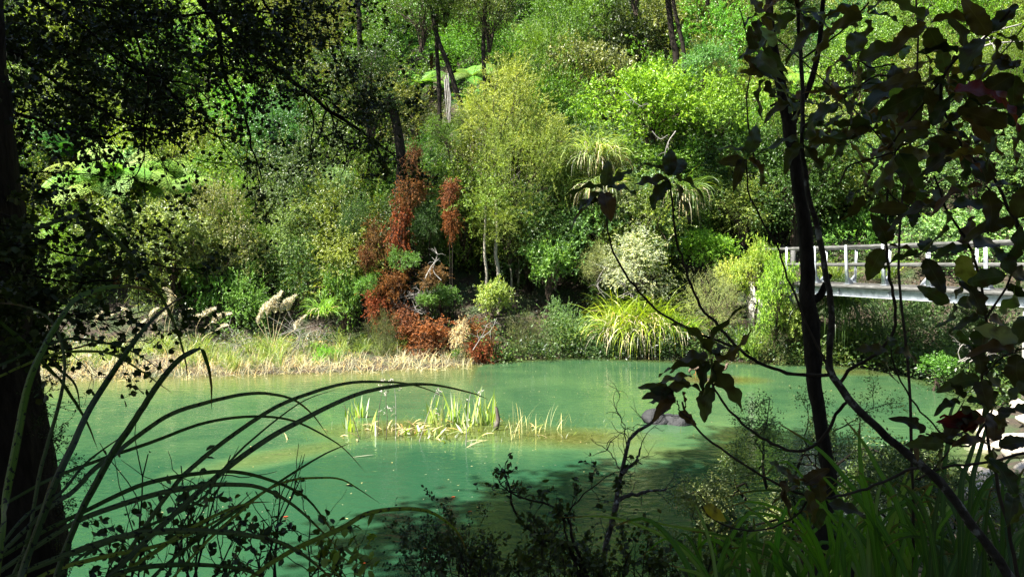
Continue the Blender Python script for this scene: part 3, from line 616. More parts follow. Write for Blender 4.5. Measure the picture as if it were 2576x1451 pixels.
# individual far shrubs and trees: name, label, cat, kind, (px,py), d, (rx, ry_depth, rz) metres, colour
def at(x, y, d): return P(x, y, d * 1.055)
FAR = [  # dark under-layer bushes carry the shade between shrubs in their colour
 ('shrub', 'mid green bush at the feet of the crossed dark trunks', 'small', (1130, 345), 29.5, (1.3, 1.0, .9), (.08, .14, .035)),
 ('shrub', 'olive bush on the slope right of the hanging pale stems', 'small_b', (1180, 310), 30, (1.0, 1.0, .8), (.09, .13, .035)),
 ('shrub', 'leafy bush with yellow tinged leaves hiding the far end post of the bridge', 'glossy_b', (1905, 650), 23.6, (.75, .6, 1.0), (.20, .27, .05)),
 ('shrub', 'large bright green glossy shrub above the strap leaved clumps, right of centre', 'glossy', (1640, 265), 28.2, (3.4, 2.4, 2.5), (.135, .235, .026)),
 ('shrub', 'bright green shrub lobe leaning right beside the dark forked trunk', 'glossy', (1790, 290), 28.0, (2.2, 1.8, 2.2), (.135, .23, .03)),
 ('shrub', 'blue green rounded tree top rising above the bright green shrub', 'glossy_b', (1770, 160), 30.5, (1.3, 1.3, 1.6), (.085, .19, .06)),
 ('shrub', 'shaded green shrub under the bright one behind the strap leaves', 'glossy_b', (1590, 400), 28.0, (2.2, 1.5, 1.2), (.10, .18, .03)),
 ('tree', 'tall olive feathery tree with yellowish tips in the middle of the far bank', 'feather', (1295, 300), 27.0, (2.2, 1.8, 2.1), (.19, .225, .06)),
 ('tree', 'olive feathery tree crown below the yellowish tipped one', 'feather_b', (1305, 430), 26.6, (2.3, 1.8, 2.4), (.15, .20, .055)),
 ('tree', 'lower feathery green bush over the two pale trunks', 'feather', (1285, 570), 26.0, (1.8, 1.4, 1.4), (.14, .18, .05)),
 ('tree', 'feathery green tree leaning right of the olive one', 'feather_b', (1400, 470), 27.0, (1.4, 1.3, 2.0), (.10, .16, .045)),
 ('shrub', 'white flowering shrub beside the long yellow green tussock', 'small', (1610, 655), 24.8, (1.55, 1.1, 1.0), (.42, .46, .30)),
 ('shrub', 'white flowering branch mass hanging under the strap leaved clump', 'small', (1600, 530), 25.6, (1.3, .9, .75), (.40, .45, .28)),
 ('shrub', 'grey twiggy olive shrub left of the white flowering one', 'fine', (1505, 640), 25.2, (.7, .7, .8), (.20, .23, .11)),
 ('shrub', 'glossy mid green shrub between the pale trunks and the white flowers', 'broad', (1380, 660), 25.2, (1.05, .9, 1.1), (.10, .19, .045)),
 ('shrub', 'pale lime leaved shrub above the rust brown fallen foliage', 'broad', (1245, 745), 24.5, (.85, .8, .85), (.25, .33, .07)),
 ('shrub', 'round grey brown fine leaved bush on the bank right of the rust foliage', 'fine', (1320, 830), 24.1, (.85, .7, .95), (.10, .115, .06)),
 ('shrub', 'small leaved blue green bush above the water left of the tussock', 'small', (1420, 830), 24.4, (1.0, .8, 1.0), (.11, .19, .085)),
 ('shrub', 'dull green low bush overhanging the water at the pool corner', 'small_b', (1500, 860), 24.3, (.7, .6, .7), (.075, .15, .06)),
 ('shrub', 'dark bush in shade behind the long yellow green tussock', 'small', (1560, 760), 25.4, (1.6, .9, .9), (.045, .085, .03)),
 ('shrub', 'fine grey green bush growing between tussock and yellow shrub', 'fine', (1790, 735), 24.0, (1.05, .9, 1.25), (.17, .20, .09)),
 ('shrub', 'fine leaved bush near the water left of the forked trunk', 'fine', (1935, 870), 22.8, (.75, .7, .85), (.15, .175, .08)),
 ('shrub', 'yellow green leafy shrub at the left end of the footbridge', 'broad', (1850, 690), 24.6, (.85, .8, .8), (.36, .42, .08)),
 ('shrub', 'bright leafy shrub covering the bridge girder behind the forked trunk', 'glossy_b', (1955, 710), 22.6, (1.15, .7, 1.55), (.17, .28, .05)),
 ('shrub', 'yellow green leafy shrub below the far end of the bridge', 'broad', (1985, 810), 22.9, (.9, .7, .9), (.24, .32, .07)),
 ('shrub', 'bright green bush right of the white flowers under hanging straps', 'glossy', (1780, 610), 26.0, (1.1, .8, .8), (.15, .29, .03)),
 ('shrub', 'mid green bush above the left end of the bridge rail', 'small_b', (1870, 540), 27.0, (1.6, 1.2, 1.3), (.15, .20, .05)),
 ('shrub', 'yellowish leaved bush beside the hanging straps right of centre', 'broad', (1850, 440), 28.0, (1.2, 1.0, 1.3), (.26, .32, .06)),
 ('shrub', 'bright green cushiony shrub left of centre on the slope', 'feather_b', (590, 540), 26.8, (1.5, 1.2, 1.1), (.13, .24, .035)),
 ('shrub', 'bright green shrub just below the cushiony one', 'feather_b', (620, 600), 26.0, (1.1, 1.0, .8), (.14, .25, .035)),
 ('shrub', 'grey green bush right of the bright cushiony shrub', 'small', (800, 560), 26.6, (1.6, 1.3, 1.5), (.12, .18, .095)),
 ('shrub', 'pale blue green bush in sun beside the dark leaning limb', 'small_b', (860, 500), 27.2, (1.2, 1.1, 1.2), (.13, .21, .11)),
 ('shrub', 'glossy round leaved bush left of the rust brown foliage', 'broad', (865, 740), 24.8, (.85, .8, 1.5), (.11, .20, .055)),
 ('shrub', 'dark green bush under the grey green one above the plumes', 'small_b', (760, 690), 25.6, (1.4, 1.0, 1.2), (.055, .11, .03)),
 ('shrub', 'mid green bush behind the upright cream plumes', 'small', (590, 740), 25.2, (1.6, 1.0, 1.3), (.095, .19, .04)),
 ('shrub', 'leafy green bush above the plumes left of centre', 'glossy_b', (510, 690), 25.9, (1.4, 1.0, 1.2), (.10, .22, .045)),
 ('shrub', 'pale olive bush left of the bright cushiony shrub', 'fine', (290, 570), 27.0, (1.5, 1.2, 1.5), (.23, .24, .12)),
 ('shrub', 'olive grey shrub with bare twigs below the big tree fern', 'fine', (400, 520), 27.4, (1.3, 1.1, 1.3), (.18, .22, .11)),
 ('shrub', 'pale green shrub behind the nodding plumes at left', 'small', (400, 700), 25.6, (1.6, 1.0, 1.2), (.16, .21, .075)),
 ('shrub', 'leafy bush behind the grass bank at far left', 'small_b', (200, 720), 25.6, (1.7, 1.1, 1.4), (.11, .18, .06)),
 ('shrub', 'green bush at the left edge of the far bank', 'small', (60, 620), 26.5, (1.8, 1.2, 1.6), (.095, .16, .055)),
 ('shrub', 'low bright green bush on the grass bank near the rust foliage', 'glossy_b', (820, 880), 22.4, (.65, .5, .4), (.12, .27, .03)),
 ('shrub', 'dark grey green fine bush in front of the rust foliage', 'fine', (965, 830), 23.0, (.65, .6, 1.0), (.085, .10, .05)),
 ('shrub', 'shaded leafy bush with broad leaves amid the rust foliage', 'broad', (1110, 740), 24.6, (.75, .6, .6), (.08, .16, .04)),
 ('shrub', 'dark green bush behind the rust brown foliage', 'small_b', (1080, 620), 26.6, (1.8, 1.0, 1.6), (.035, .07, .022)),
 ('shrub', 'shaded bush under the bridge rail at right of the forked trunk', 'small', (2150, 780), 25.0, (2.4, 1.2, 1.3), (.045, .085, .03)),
 ('shrub', 'sunlit leafy bush seen through the bridge rails', 'glossy_b', (2150, 600), 28.0, (2.4, 1.5, 1.7), (.10, .21, .055)),
 ('shrub', 'glossy bush beyond the bridge at the right edge', 'glossy_b', (2450, 600), 23.0, (2.6, 1.5, 2.0), (.11, .20, .07)),
 ('shrub', 'sunlit bush above the bridge rail right of the forked trunk', 'small', (2200, 440), 28.0, (2.6, 1.5, 2.0), (.12, .22, .075)),
 ('shrub', 'leafy bush above the bridge near the right edge', 'small_b', (2450, 400), 25.0, (2.6, 1.5, 2.2), (.11, .19, .07)),
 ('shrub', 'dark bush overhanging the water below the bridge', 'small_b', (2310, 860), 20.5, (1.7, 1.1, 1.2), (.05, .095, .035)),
 ('shrub', 'low round green bush at the water edge right of the pool', 'broad', (2365, 915), 17.6, (.5, .45, .42), (.06, .15, .025)),
 ('shrub', 'dark bush behind the concrete pier under the bridge', 'small', (2500, 850), 17.6, (1.4, 1.0, 1.2), (.06, .10, .04)),
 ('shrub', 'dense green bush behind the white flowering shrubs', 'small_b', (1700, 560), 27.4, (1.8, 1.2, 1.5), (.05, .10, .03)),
]
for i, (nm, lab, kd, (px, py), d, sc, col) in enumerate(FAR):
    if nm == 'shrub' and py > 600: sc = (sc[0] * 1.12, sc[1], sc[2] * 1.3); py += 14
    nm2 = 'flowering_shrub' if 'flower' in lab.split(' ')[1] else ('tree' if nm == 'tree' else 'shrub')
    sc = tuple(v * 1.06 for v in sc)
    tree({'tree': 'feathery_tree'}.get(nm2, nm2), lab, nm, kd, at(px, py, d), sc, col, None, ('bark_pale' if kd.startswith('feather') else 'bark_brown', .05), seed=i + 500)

# rust brown dead shrubs with hanging foliage
for i, (lab, (px, py), d, sc, kd, col) in enumerate([
        ('green leafy sprays growing through the halfway rust foliage', (1010, 650), 24.5, (.8, .5, .6), 'glossy_b', (.07, .15, .03)),
        ('shaded green bush showing between the rust brown tiers', (1075, 760), 24.0, (.7, .5, .5), 'broad', (.07, .14, .03)),
        ('small leafy shrub poking out left of the rust brown shrubs', (925, 720), 24.1, (.6, .5, .7), 'glossy_b', (.09, .19, .04)),
        ('dull green sprig amid the sprawled rust brown shrub', (1150, 890), 22.7, (.35, .3, .3), 'glossy_b', (.10, .20, .03)),
        ('dark leafy bush right of the widest rust brown mass', (1080, 560), 25.2, (.8, .5, .9), 'small', (.04, .085, .025)),
        ('dark leafy bush left of the widest rust brown mass', (900, 560), 25.6, (.8, .5, 1.2), 'small', (.05, .10, .03))]):
    tree('shrub', lab, 'shrub', kd, at(px, py, d), sc, col, None, ('bark_dark', .03), seed=i + 1200)
RUST = [('tallest wisp of rust brown dead leaves against the dark trunk', (1038, 395), 25.0, (.45, .4, .55)),
        ('rust brown dead leaves hanging under the tallest wisp', (1030, 470), 24.9, (.65, .4, .6)),
        ('widest hanging mass of rust brown dead leaves beside the dark trunk', (1005, 560), 24.8, (.75, .5, 1.0)),
        ('rust brown fringe left behind the widest hanging mass', (955, 600), 25.0, (.5, .4, .8)),
        ('upper rust brown spray against the olive feathery tree', (1130, 475), 24.9, (.4, .35, .4)),
        ('long rust brown spray hanging beside the olive feathery tree', (1138, 545), 24.8, (.35, .35, .6)),
        ('small rust brown tuft left of the widest hanging mass', (925, 645), 24.4, (.45, .35, .4)),
        ('rust brown dead shrub halfway down the bank beside glossy leaves', (985, 705), 24.2, (.85, .6, .5)),
        ('low rust brown dead leaves beneath the halfway shrub', (955, 765), 24.0, (.65, .5, .55)),
        ('small rust brown spray on grey arching twigs', (1085, 690), 24.0, (.55, .4, .35)),
        ('rust brown slope of dead leaves behind the reeds', (1010, 800), 23.7, (.8, .6, .5)),
        ('broad rust brown dead shrub sprawled above the reeds', (1065, 835), 23.3, (.95, .7, .55)),
        ('orange brown dead clump lowest of the sprawled shrubs', (1085, 875), 22.9, (.7, .6, .4)),
        ('rust brown dead shrub touching the water under the lime shrub', (1205, 835), 23.1, (.7, .6, .5)),
        ('red brown dead clump dipping into the water', (1215, 880), 22.8, (.55, .5, .38))]
for i, (lab, (px, py), d, sc) in enumerate(RUST):
    tree('dead_shrub', lab, 'dead shrub', 'dead', at(px, py, d), (sc[0] * 1.3, sc[1] * 1.2, sc[2] * 1.35), (.155 + .04 * (i % 3), .072 + .018 * (i % 2), .028), 'rust brown dead shrubs on the far bank', ('bark_dark', .02), seed=i + 900)
tree('dead_shrub', 'cream coloured withered spray lying between two rust brown shrubs', 'dead shrub', 'dead', at(1160, 835, 22.8), (.45, .4, .7), (.55, .47, .28), None, ('bark_pale', .02), seed=77, tilt=.4)

# bare grey twigs
def bare_twigs(name, lab, pts_list, d, r, mat='grey_twig', cat='branch', side=6, seed=0):
    rng = np.random.default_rng(seed); A = Acc()
    for pts in pts_list:
        p = smooth_path([P(x, y, d) for x, y in pts], 10); A.add(*tube(p, np.linspace(r, r * .35, 10), 4))
        for _ in range(side):
            k = rng.integers(2, 9); q = p[k]; dr = nrm(rng.normal(0, 1, 3) + (p[-1] - p[0]) * .4); l = np.linalg.norm(p[-1] - p[0]) * rng.uniform(.15, .4)
            pp = np.array([q + dr * l * t + np.array([0, 0, .1 * l * math.sin(3 * t)]) for t in np.linspace(0, 1, 5)]) + rng.normal(0, l * .03, (5, 3)); A.add(*tube(pp, np.linspace(r * .5, r * .15, 5), 3))
    o = link(name, A.mesh(name, mat)); tag(o, lab, cat); return o
bare_twigs('dead_branch', 'grey arching bare branches above the small rust brown spray', [[(1110, 705), (1090, 680), (1100, 640), (1085, 625)], [(1070, 700), (1085, 670), (1105, 650)]], 23.9, .018)
bare_twigs('dead_branch', 'pale grey bare twigs inside the bright green shrub', [[(1640, 330), (1660, 350), (1680, 340)], [(1700, 330), (1680, 360), (1670, 400)], [(1570, 230), (1600, 260), (1620, 270)]], 26.4, .02)
bare_twigs('dead_branch', 'bleached bare twigs at the upper right corner', [[(2440, 130), (2500, 110), (2576, 105)], [(2430, 150), (2480, 90), (2570, 60)]], 18, .03)
bare_twigs('dead_branch', 'bundle of pale hanging dead stems between the crossed dark trunks', [[(1122, 190), (1126, 240), (1130, 310)], [(1128, 185), (1130, 240), (1133, 305)], [(1125, 200), (1134, 250), (1128, 300)], [(1119, 200), (1122, 260), (1126, 300)]], 30.4, .035, side=1)
bare_twigs('dead_branch', 'grey bare twigs sticking up from the water edge beside the rust shrub', [[(1210, 850), (1235, 830), (1250, 800)], [(1190, 880), (1215, 840), (1225, 815)]], 22.7, .012, side=10)

for i, (lab, x, y, d, n) in enumerate([('tangle of grey dead twigs on the grass bank below the plumes', 560, 880, 22.6, 9), ('grey dead twigs leaning out beside the upright plumes', 760, 850, 23.4, 9), ('bare grey twigs under the white flowering shrub', 1560, 720, 24.8, 10),
        ('dark bare twigs among the rust brown foliage', 1050, 760, 24.3, 12), ('grey bare twigs above the bright cushiony shrub', 500, 500, 27, 9), ('bare twigs poking from the olive feathery tree', 1250, 480, 26.5, 8), ('pale dead twigs beside the concrete pier', 2450, 880, 16.5, 10)]):
    rt = random.Random(i); bare_twigs('dead_branch', lab, [[(x + rt.uniform(-40, 40), y + 30), (x + rt.uniform(-60, 60), y - 5), (x + rt.uniform(-90, 90), y + rt.uniform(-70, 0))] for _ in range(n)], d * 1.05, .011, seed=i, side=5)

# ------------------------------------------------------------------ tree ferns
def frond_mesh(seed, L=2.2, npin=26):
    rng = np.random.default_rng(seed); A = Acc()
    s = np.linspace(0, 1, 24); el = 0.75 - 1.55 * s ** 1.3
    x = np.concatenate([[0], np.cumsum(np.cos(el[:-1]))]) * L / 23; z = np.concatenate([[0], np.cumsum(np.sin(el[:-1]))]) * L / 23
    path = np.stack([x, x * 0, z], 1)
    A.add(*tube(path, np.linspace(.016, .004, 24), 4))
    for i in range(npin):
        t = .12 + .87 * i / (npin - 1); f = t * 23; k = min(int(f), 22); p = path[k] * (1 - f + k) + path[k + 1] * (f - k); tan = nrm(path[k + 1] - path[k]); nn = np.array([-tan[2], 0, tan[0]])
        pl = L * .27 * math.sin(math.pi * min(1, .12 + t * .9)) ** .8 * (1.05 - .35 * t) + .03
        for sd in (-1, 1):
            m = 10; u = np.linspace(0, 1, m + 1)[1:]
            dirp = nrm(np.array([0, sd, 0]) + tan * .35)
            q = p + dirp * (pl * u)[:, None] - nn * (u ** 2)[:, None] * pl * .22 + rng.normal(0, .004, (m, 3))
            w = pl * .20 * (1 - u * .8) + .008
            ax = np.concatenate([np.tile(tan * .95 + dirp * .35, (m, 1)), np.tile(-tan * .95 + dirp * .35, (m, 1))])
            V, F = leaves(np.concatenate([q, q]), ax, np.tile(nn, (2 * m, 1)) + rng.normal(0, .12, (2 * m, 3)), np.concatenate([w, w]), pl / m * 1.25)
            A.add(V, F)
    return A.mesh('frond', 'fern_leaf')
FROND = [frond_mesh(1), frond_mesh(2, 2.0, 24), frond_mesh(3, 2.4, 28)]
def tree_fern(label, centre, R, col=GR['fern'], n=13, trunk=True, seed=0, tilt=.0, elev=0.0):
    rng = random.Random(seed); cx, cy, cz = [float(v) for v in centre]; bz = tz(cx, cy); bz = min(bz, cz - .4)
    t = thing('tree_fern', label, 'tree fern', (cx, cy, bz), 0, 'tree ferns on the slope')
    h = cz - bz
    tk = link('trunk', TRF, t); tk.scale = (1, 1, h + .1)
    for i in range(n):
        f = link('frond', FROND[i % 3], t, (0, 0, h), color=tuple(v * rng.uniform(.8, 1.2) for v in col)); s = R / 2.2 * rng.uniform(.85, 1.1); f.scale = (s, s, s)
        M = Matrix.Rotation(.42 + rng.uniform(-.05, .05), 3, 'X') @ Matrix.Rotation(2 * math.pi * i / n + rng.uniform(-.2, .2), 3, 'Z') @ Matrix.Rotation(rng.uniform(-.25, .3) - elev, 3, 'Y') @ Matrix.Rotation(rng.uniform(-.2, .2), 3, 'X')
        f.rotation_euler = M.to_euler()
_r = np.random.default_rng(3); TRF = mesh_np('trunk', *tube(np.column_stack([np.zeros(12), np.zeros(12), np.linspace(0, 1, 12)]), np.linspace(.13, .10, 12), 9, .12, _r), 'fern_trunk')
for i, (lab, (px, py), d, R, col, n) in enumerate(FERNS):
    d2 = fern_dist(px, py) if i not in (0, 6, 7, 20, 23) else d * 1.03
    tree_fern(lab, at(px, py, d2), R * d2 / d, (col[0] * .62, col[1] * .78, col[2] * .45), n + 4, seed=i, elev=.5 if 'upright' in lab else 0)

# ------------------------------------------------------------------ strap leaved clumps on the far bank
def tussock(name, lab, cat, base, n, base_r, L, Wd, elev, droop, col, az=None, group=None, n_dry=0, flat=.5, kind=None):
    rng = np.random.default_rng(int(abs(base[0] * 131) + abs(base[1] * 37)) + n)
    t = thing(name, lab, cat, base, 0, group)
    V, F = blade_cloud(rng, n, (0, 0, 0), base_r, L, Wd, elev, droop, 8, az, flat=flat)
    link('leaves', mesh_np('leaves', V, F, 'strap_leaf'), t, color=col)
    if n_dry:
        V, F = blade_cloud(rng, n_dry, (0, 0, 0), base_r, L * .85, Wd, (elev[0] - 15, elev[1] - 15), droop * 1.3, 7, az, flat=flat)
        link('dry_leaves', mesh_np('dry_leaves', V, F, 'dry_leaf'), t, color=(.62, .55, .36))
    return t
b = W(1610, 900); tussock('sedge_tussock', 'huge yellow green sedge tussock arching into the water right of centre', 'tussock', (b[0], b[1] + .55, .75), 1000, 1.15, 1.75, .038, (15, 88), 1.45, (.24, .33, .03), n_dry=560)
b = W(1530, 895); tussock('sedge_tussock', 'smaller sedge tussock on the left flank of the huge one', 'tussock', (b[0], b[1] + .35, .5), 260, .5, 1.15, .025, (30, 85), 1.2, (.24, .36, .04), n_dry=120)
b = W(1720, 905); tussock('sedge_tussock', 'sedge tussock on the right flank of the huge yellow green one', 'tussock', (b[0], b[1] + .3, .75), 260, .5, 1.1, .025, (30, 85), 1.2, (.20, .34, .035), n_dry=80)
p = P(1500, 400, 27.43); tussock('perching_lily', 'shaggy strap leaved clump hanging left of the bright green shrub', 'lily clump', p, 420, .55, 1.5, .035, (10, 75), 1.5, (.26, .34, .12), n_dry=150)
p = P(1520, 470, 27.01); tussock('perching_lily', 'drooping strap leaved clump just above the white flowers', 'lily clump', p, 300, .5, 1.3, .03, (0, 50), 1.5, (.22, .30, .10), n_dry=120)
p = P(1700, 490, 27.22); tussock('perching_lily', 'dark hanging strap leaved clump right of the white flower mass', 'lily clump', p, 420, .6, 1.7, .03, (0, 60), 1.7, (.10, .17, .04), n_dry=140)
p = P(1885, 830, 23.74); tussock('sedge_tussock', 'narrow upright sedge between the fine bushes by the water', 'tussock', (p[0], p[1], .2), 130, .3, 1.1, .02, (60, 88), .8, (.22, .34, .06))
p = P(2130, 760, 23.84); tussock('perching_lily', 'long dark straps hanging down the bank under the bridge', 'lily clump', p, 420, .7, 2.0, .03, (-10, 50), 2.0, (.055, .10, .025))
p = W(2130, 915); tussock('sedge_tussock', 'bright sedge drooping to the water right of the forked trunk', 'tussock', (p[0], p[1] + .35, .75), 300, .5, 1.0, .025, (10, 75), 1.5, (.20, .33, .06), n_dry=20)
p = P(812, 795, 24.48); tussock('perching_lily', 'small bright strap leaved clump over the low green bush', 'lily clump', p, 170, .22, .85, .03, (30, 85), 1.4, (.20, .36, .07), n_dry=20)
p = W(905, 905); tussock('sedge_tussock', 'small bright sedge beside the reeds near the rust shrubs', 'tussock', (p[0], p[1], .12), 110, .2, .6, .02, (40, 85), 1.1, (.20, .32, .06))
p = P(2230, 700, 26.38); tussock('sedge_tussock', 'arching sedge behind the bridge deck seen through the posts', 'tussock', (p[0], p[1], p[2]), 200, .5, 1.2, .022, (30, 80), 1.2, (.20, .30, .07))
p = P(2090, 700, 25.85); tussock('sedge_tussock', 'pale arching sedge behind the second bridge post', 'tussock', (p[0], p[1], p[2]), 160, .4, 1.0, .022, (30, 80), 1.1, (.24, .32, .09))

# ------------------------------------------------------------------ reeds and grass on the left bank
def bank_grass():
    rng = np.random.default_rng(9); A = Acc()
    n = 17000; X = rng.uniform(-15, -.6, n); Y = rng.uniform(19.6, 27.2, n); dd = shore_dist(X, Y)
    dens = np.where(dd > -.9, 1, 0) * np.where(X > -5.5, (dd < 1.4 - (X + 5.5) * .15), 1) * (dd < 4.5)
    dens = dens * (rng.uniform(0, 1, n) < np.clip(.35 + bump2(X * 1.7, Y * 1.7) * .9 + .3, .12, 1)) * ((dd > 0) | (rng.uniform(0, 1, n) < .45))
    k = dens > 0; X, Y = X[k], Y[k]
    xe = rng.uniform(-15, -.8, 9000); ye = rng.uniform(20, 25, 9000); de = shore_dist(xe, ye); ke = (de > -.35) & (de < .7); X = np.concatenate([X, xe[ke]]); Y = np.concatenate([Y, ye[ke]]); n = len(X); Z = np.maximum(terrain(X, Y), -.02)
    V, F = blade_cloud(rng, n, (0, 0, 0), 0, .42, .013, (8, 85), 1.1, 4, None, .65)
    V = V.reshape(n, -1, 3) + np.stack([X, Y, Z], -1)[:, None, :]
    return V.reshape(-1, 3), F
V, F = bank_grass()
g = link('bank_grass', mesh_np('bank_grass', V, F, 'dry_leaf'), kind='stuff', color=(.46, .42, .27)); g['label'] = 'straw coloured and green grass along the left far bank'
def green_grass():
    rng = np.random.default_rng(19); n = 150
    X = rng.uniform(-14, -3.5, n); Y = rng.uniform(21, 26.4, n); dd = shore_dist(X, Y); k = (dd > .1) & (dd < 4.4); X, Y = X[k], Y[k]; A = Acc()
    for x, y in zip(X, Y):
        A.add(*blade_cloud(rng, 34, (x, y, tz(x, y)), .14, .62, .014, (40, 88), 1.0, 4))
    return A
g = link('bank_grass', green_grass().mesh('bank_grass', 'strap_leaf'), kind='stuff', color=(.22, .29, .09)); g['label'] = 'green grass tufts growing among the straw on the left far bank'

# cream plumed toetoe grass
def plume_mesh(seed, L=.55):
    rng = np.random.default_rng(seed); n = 300; t = rng.uniform(0, 1, n) ** .9
    ax0 = np.stack([.30 * t ** 2 * L, t * 0, t * L * (1 - .18 * t)], 1)
    d = np.stack([.35 + .45 * rng.uniform(0, 1, n) + .4 * t, rng.normal(0, .4, n), 1.0 - .9 * t + rng.uniform(-.2, .2, n)], 1)
    d[rng.uniform(0, 1, n) < .38, 0] *= -.7
    nn = rng.normal(0, 1, (n, 3)); V, F = leaves(ax0, d, nn, L * .17 * (1.15 - t) ** .6 * rng.uniform(.5, 1.4, n), .006, curl=.45)
    return mesh_np('plume', V, F, 'plume_strand')
PL = [plume_mesh(i, .5 + .08 * i) for i in range(3)]
def toetoe(lab, base_px, d, plumes, nleaf=160, Ls=.9):
    d *= 1.055; b0 = P(base_px[0], base_px[1], d); gz = max(tz(b0[0], b0[1]), .02); t = thing('toetoe_grass', lab, 'plume grass', (b0[0], b0[1], gz), 0, 'cream plumed grasses on the left bank')
    org = np.array([b0[0], b0[1], gz]); rng = np.random.default_rng(int(base_px[0]))
    V, F = blade_cloud(rng, nleaf, (0, 0, 0), .22, Ls, .018, (40, 86), 1.1, 6); link('leaves', mesh_np('leaves', V, F, 'strap_leaf'), t, color=(.26, .34, .10))
    for i, (px, py, lean, s) in enumerate(plumes):
        q = P(px, py, d) - org
        st = smooth_path([np.array([rng.uniform(-.15, .15), rng.uniform(-.1, .1), 0]), q * .55 + np.array([-.12 * lean, 0, .12]), q], 8)
        link('stalk', mesh_np('stalk', *tube(st, np.linspace(.009, .005, 8), 4), 'dry_stalk'), t)
        pm = link('plume', PL[i % 3], t, q); s *= 1.35; pm.scale = (s * (1 if lean >= 0 else -1), s, s); pm.rotation_euler = (rng.uniform(-.2, .2), lean * .6, rng.uniform(-.3, .3))
toetoe('tall toetoe with seven upright cream plumes left of centre', (690, 880), 22.6, [(655, 800, .15, 1.0), (672, 795, .25, 1.1), (690, 790, .2, 1.1), (705, 788, .3, 1.0), (722, 785, .35, 1.0), (740, 830, .5, .8), (648, 815, .05, .8)])
toetoe('toetoe with nodding cream plumes left of the upright cluster', (500, 885), 22.4, [(470, 815, 1.0, .9), (505, 800, 1.1, .9), (530, 812, 1.3, .9), (545, 830, 1.4, .8), (450, 805, .8, .8)])
toetoe('toetoe with bright plumes behind the wide near strap leaf', (410, 880), 22.2, [(395, 815, .6, .9), (420, 790, .1, .9), (437, 770, -.1, .9), (375, 800, .7, .8)])
toetoe('toetoe half hidden by dark round leaves at left', (290, 880), 22.2, [(240, 815, .5, .9), (330, 815, -.2, .9), (345, 840, .3, .7), (262, 810, .9, .8)])
toetoe('low toetoe drooping over the bank at far left', (150, 920), 20.6, [(150, 905, 1.2, .8), (185, 910, 1.4, .8), (130, 930, 1.3, .7)])

# ------------------------------------------------------------------ island of flax stubs
CI = W(1090, 1085)
def flax_clump(lab, spots, n_each, L, seed, cols, group='flax clumps on the drowned island', elev=(68, 90)):
    rng = np.random.default_rng(seed); b0 = W(*spots[0]); t = thing('flax_clump', lab, 'flax', (b0[0], b0[1], -.03), 0, group)
    for s in spots:
        q = W(*s) - b0
        for k in range(n_each):
            V, F = blade_cloud(rng, 1, (q[0] + rng.normal(0, .06), q[1] + rng.normal(0, .05), 0), .03, L * rng.uniform(.6, 1.15), .055, elev, .12, 5, None)
            link('leaf', mesh_np('leaf', V, F, 'strap_leaf'), t, color=cols[rng.integers(len(cols))])
FC = [(.34, .46, .10), (.42, .50, .36), (.24, .38, .05), (.50, .54, .42), (.36, .42, .12)]
flax_clump('fan of upright pale flax leaves in the middle of the island', [(1115, 1072), (1140, 1068), (1090, 1065)], 12, .62, 1, FC)
flax_clump('tallest flax fan at the right end of the island', [(1195, 1068), (1220, 1064), (1240, 1068), (1175, 1072)], 9, .68, 2, FC)
flax_clump('small flax fan at the left end of the island', [(895, 1045), (905, 1050)], 9, .42, 3, FC)
flax_clump('two short bright flax leaves left of the island stalks', [(942, 1085)], 2, .42, 4, FC)
flax_clump('single pale flax leaf standing in open water before the fans', [(952, 1095)], 2, .4, 5, [(.50, .54, .42)])
flax_clump('low broken flax stubs in front of the middle fan', [(1100, 1095), (1060, 1090), (1080, 1100), (1020, 1090)], 7, .26, 6, FC, elev=(25, 85))
flax_clump('short flax stub at the island left tip', [(870, 1078), (880, 1085)], 4, .36, 7, FC)
flax_clump('low flax stubs between the two tall fans', [(1150, 1085), (1170, 1090)], 5, .3, 8, FC, elev=(35, 88))
def island_litter():
    rng = np.random.default_rng(4); A = Acc(); B = Acc()
    for _ in range(110):
        x = rng.normal(1080, 125); y = rng.normal(1085, 15)
        p = W(x, y); a = rng.uniform(0, 6.28); e = rng.uniform(-.05, .5); l = rng.uniform(.1, .45)
        q = p + np.array([math.cos(a) * l, math.sin(a) * l * .6, .02 + math.sin(e) * l]); (A if rng.random() < .6 else B).add(*ribbon(smooth_path([p, (p + q) / 2 + [0, 0, .03], q], 5), [.02, .028, .026, .018, .003], np.array([-math.sin(a), math.cos(a), .4])))
    for _ in range(900):
        x = rng.normal(1180, 170); y = rng.normal(1080, 20) ; p = W(x, y); 
        V, F = blade_cloud(rng, 1, p, 0, .16, .007, (10, 85), 1.0, 3); B.add(V, F)
    return A, B
A, B_ = island_litter()
o = link('cut_leaves', A.mesh('cut_leaves', 'dry_leaf'), kind='stuff', color=(.55, .44, .22)); o['label'] = 'straw coloured cut flax leaves strewn over the drowned island'
o = link('island_weed', B_.mesh('island_weed', 'strap_leaf'), kind='stuff', color=(.11, .15, .03)); o['label'] = 'short green weed and floating leaves round the island'
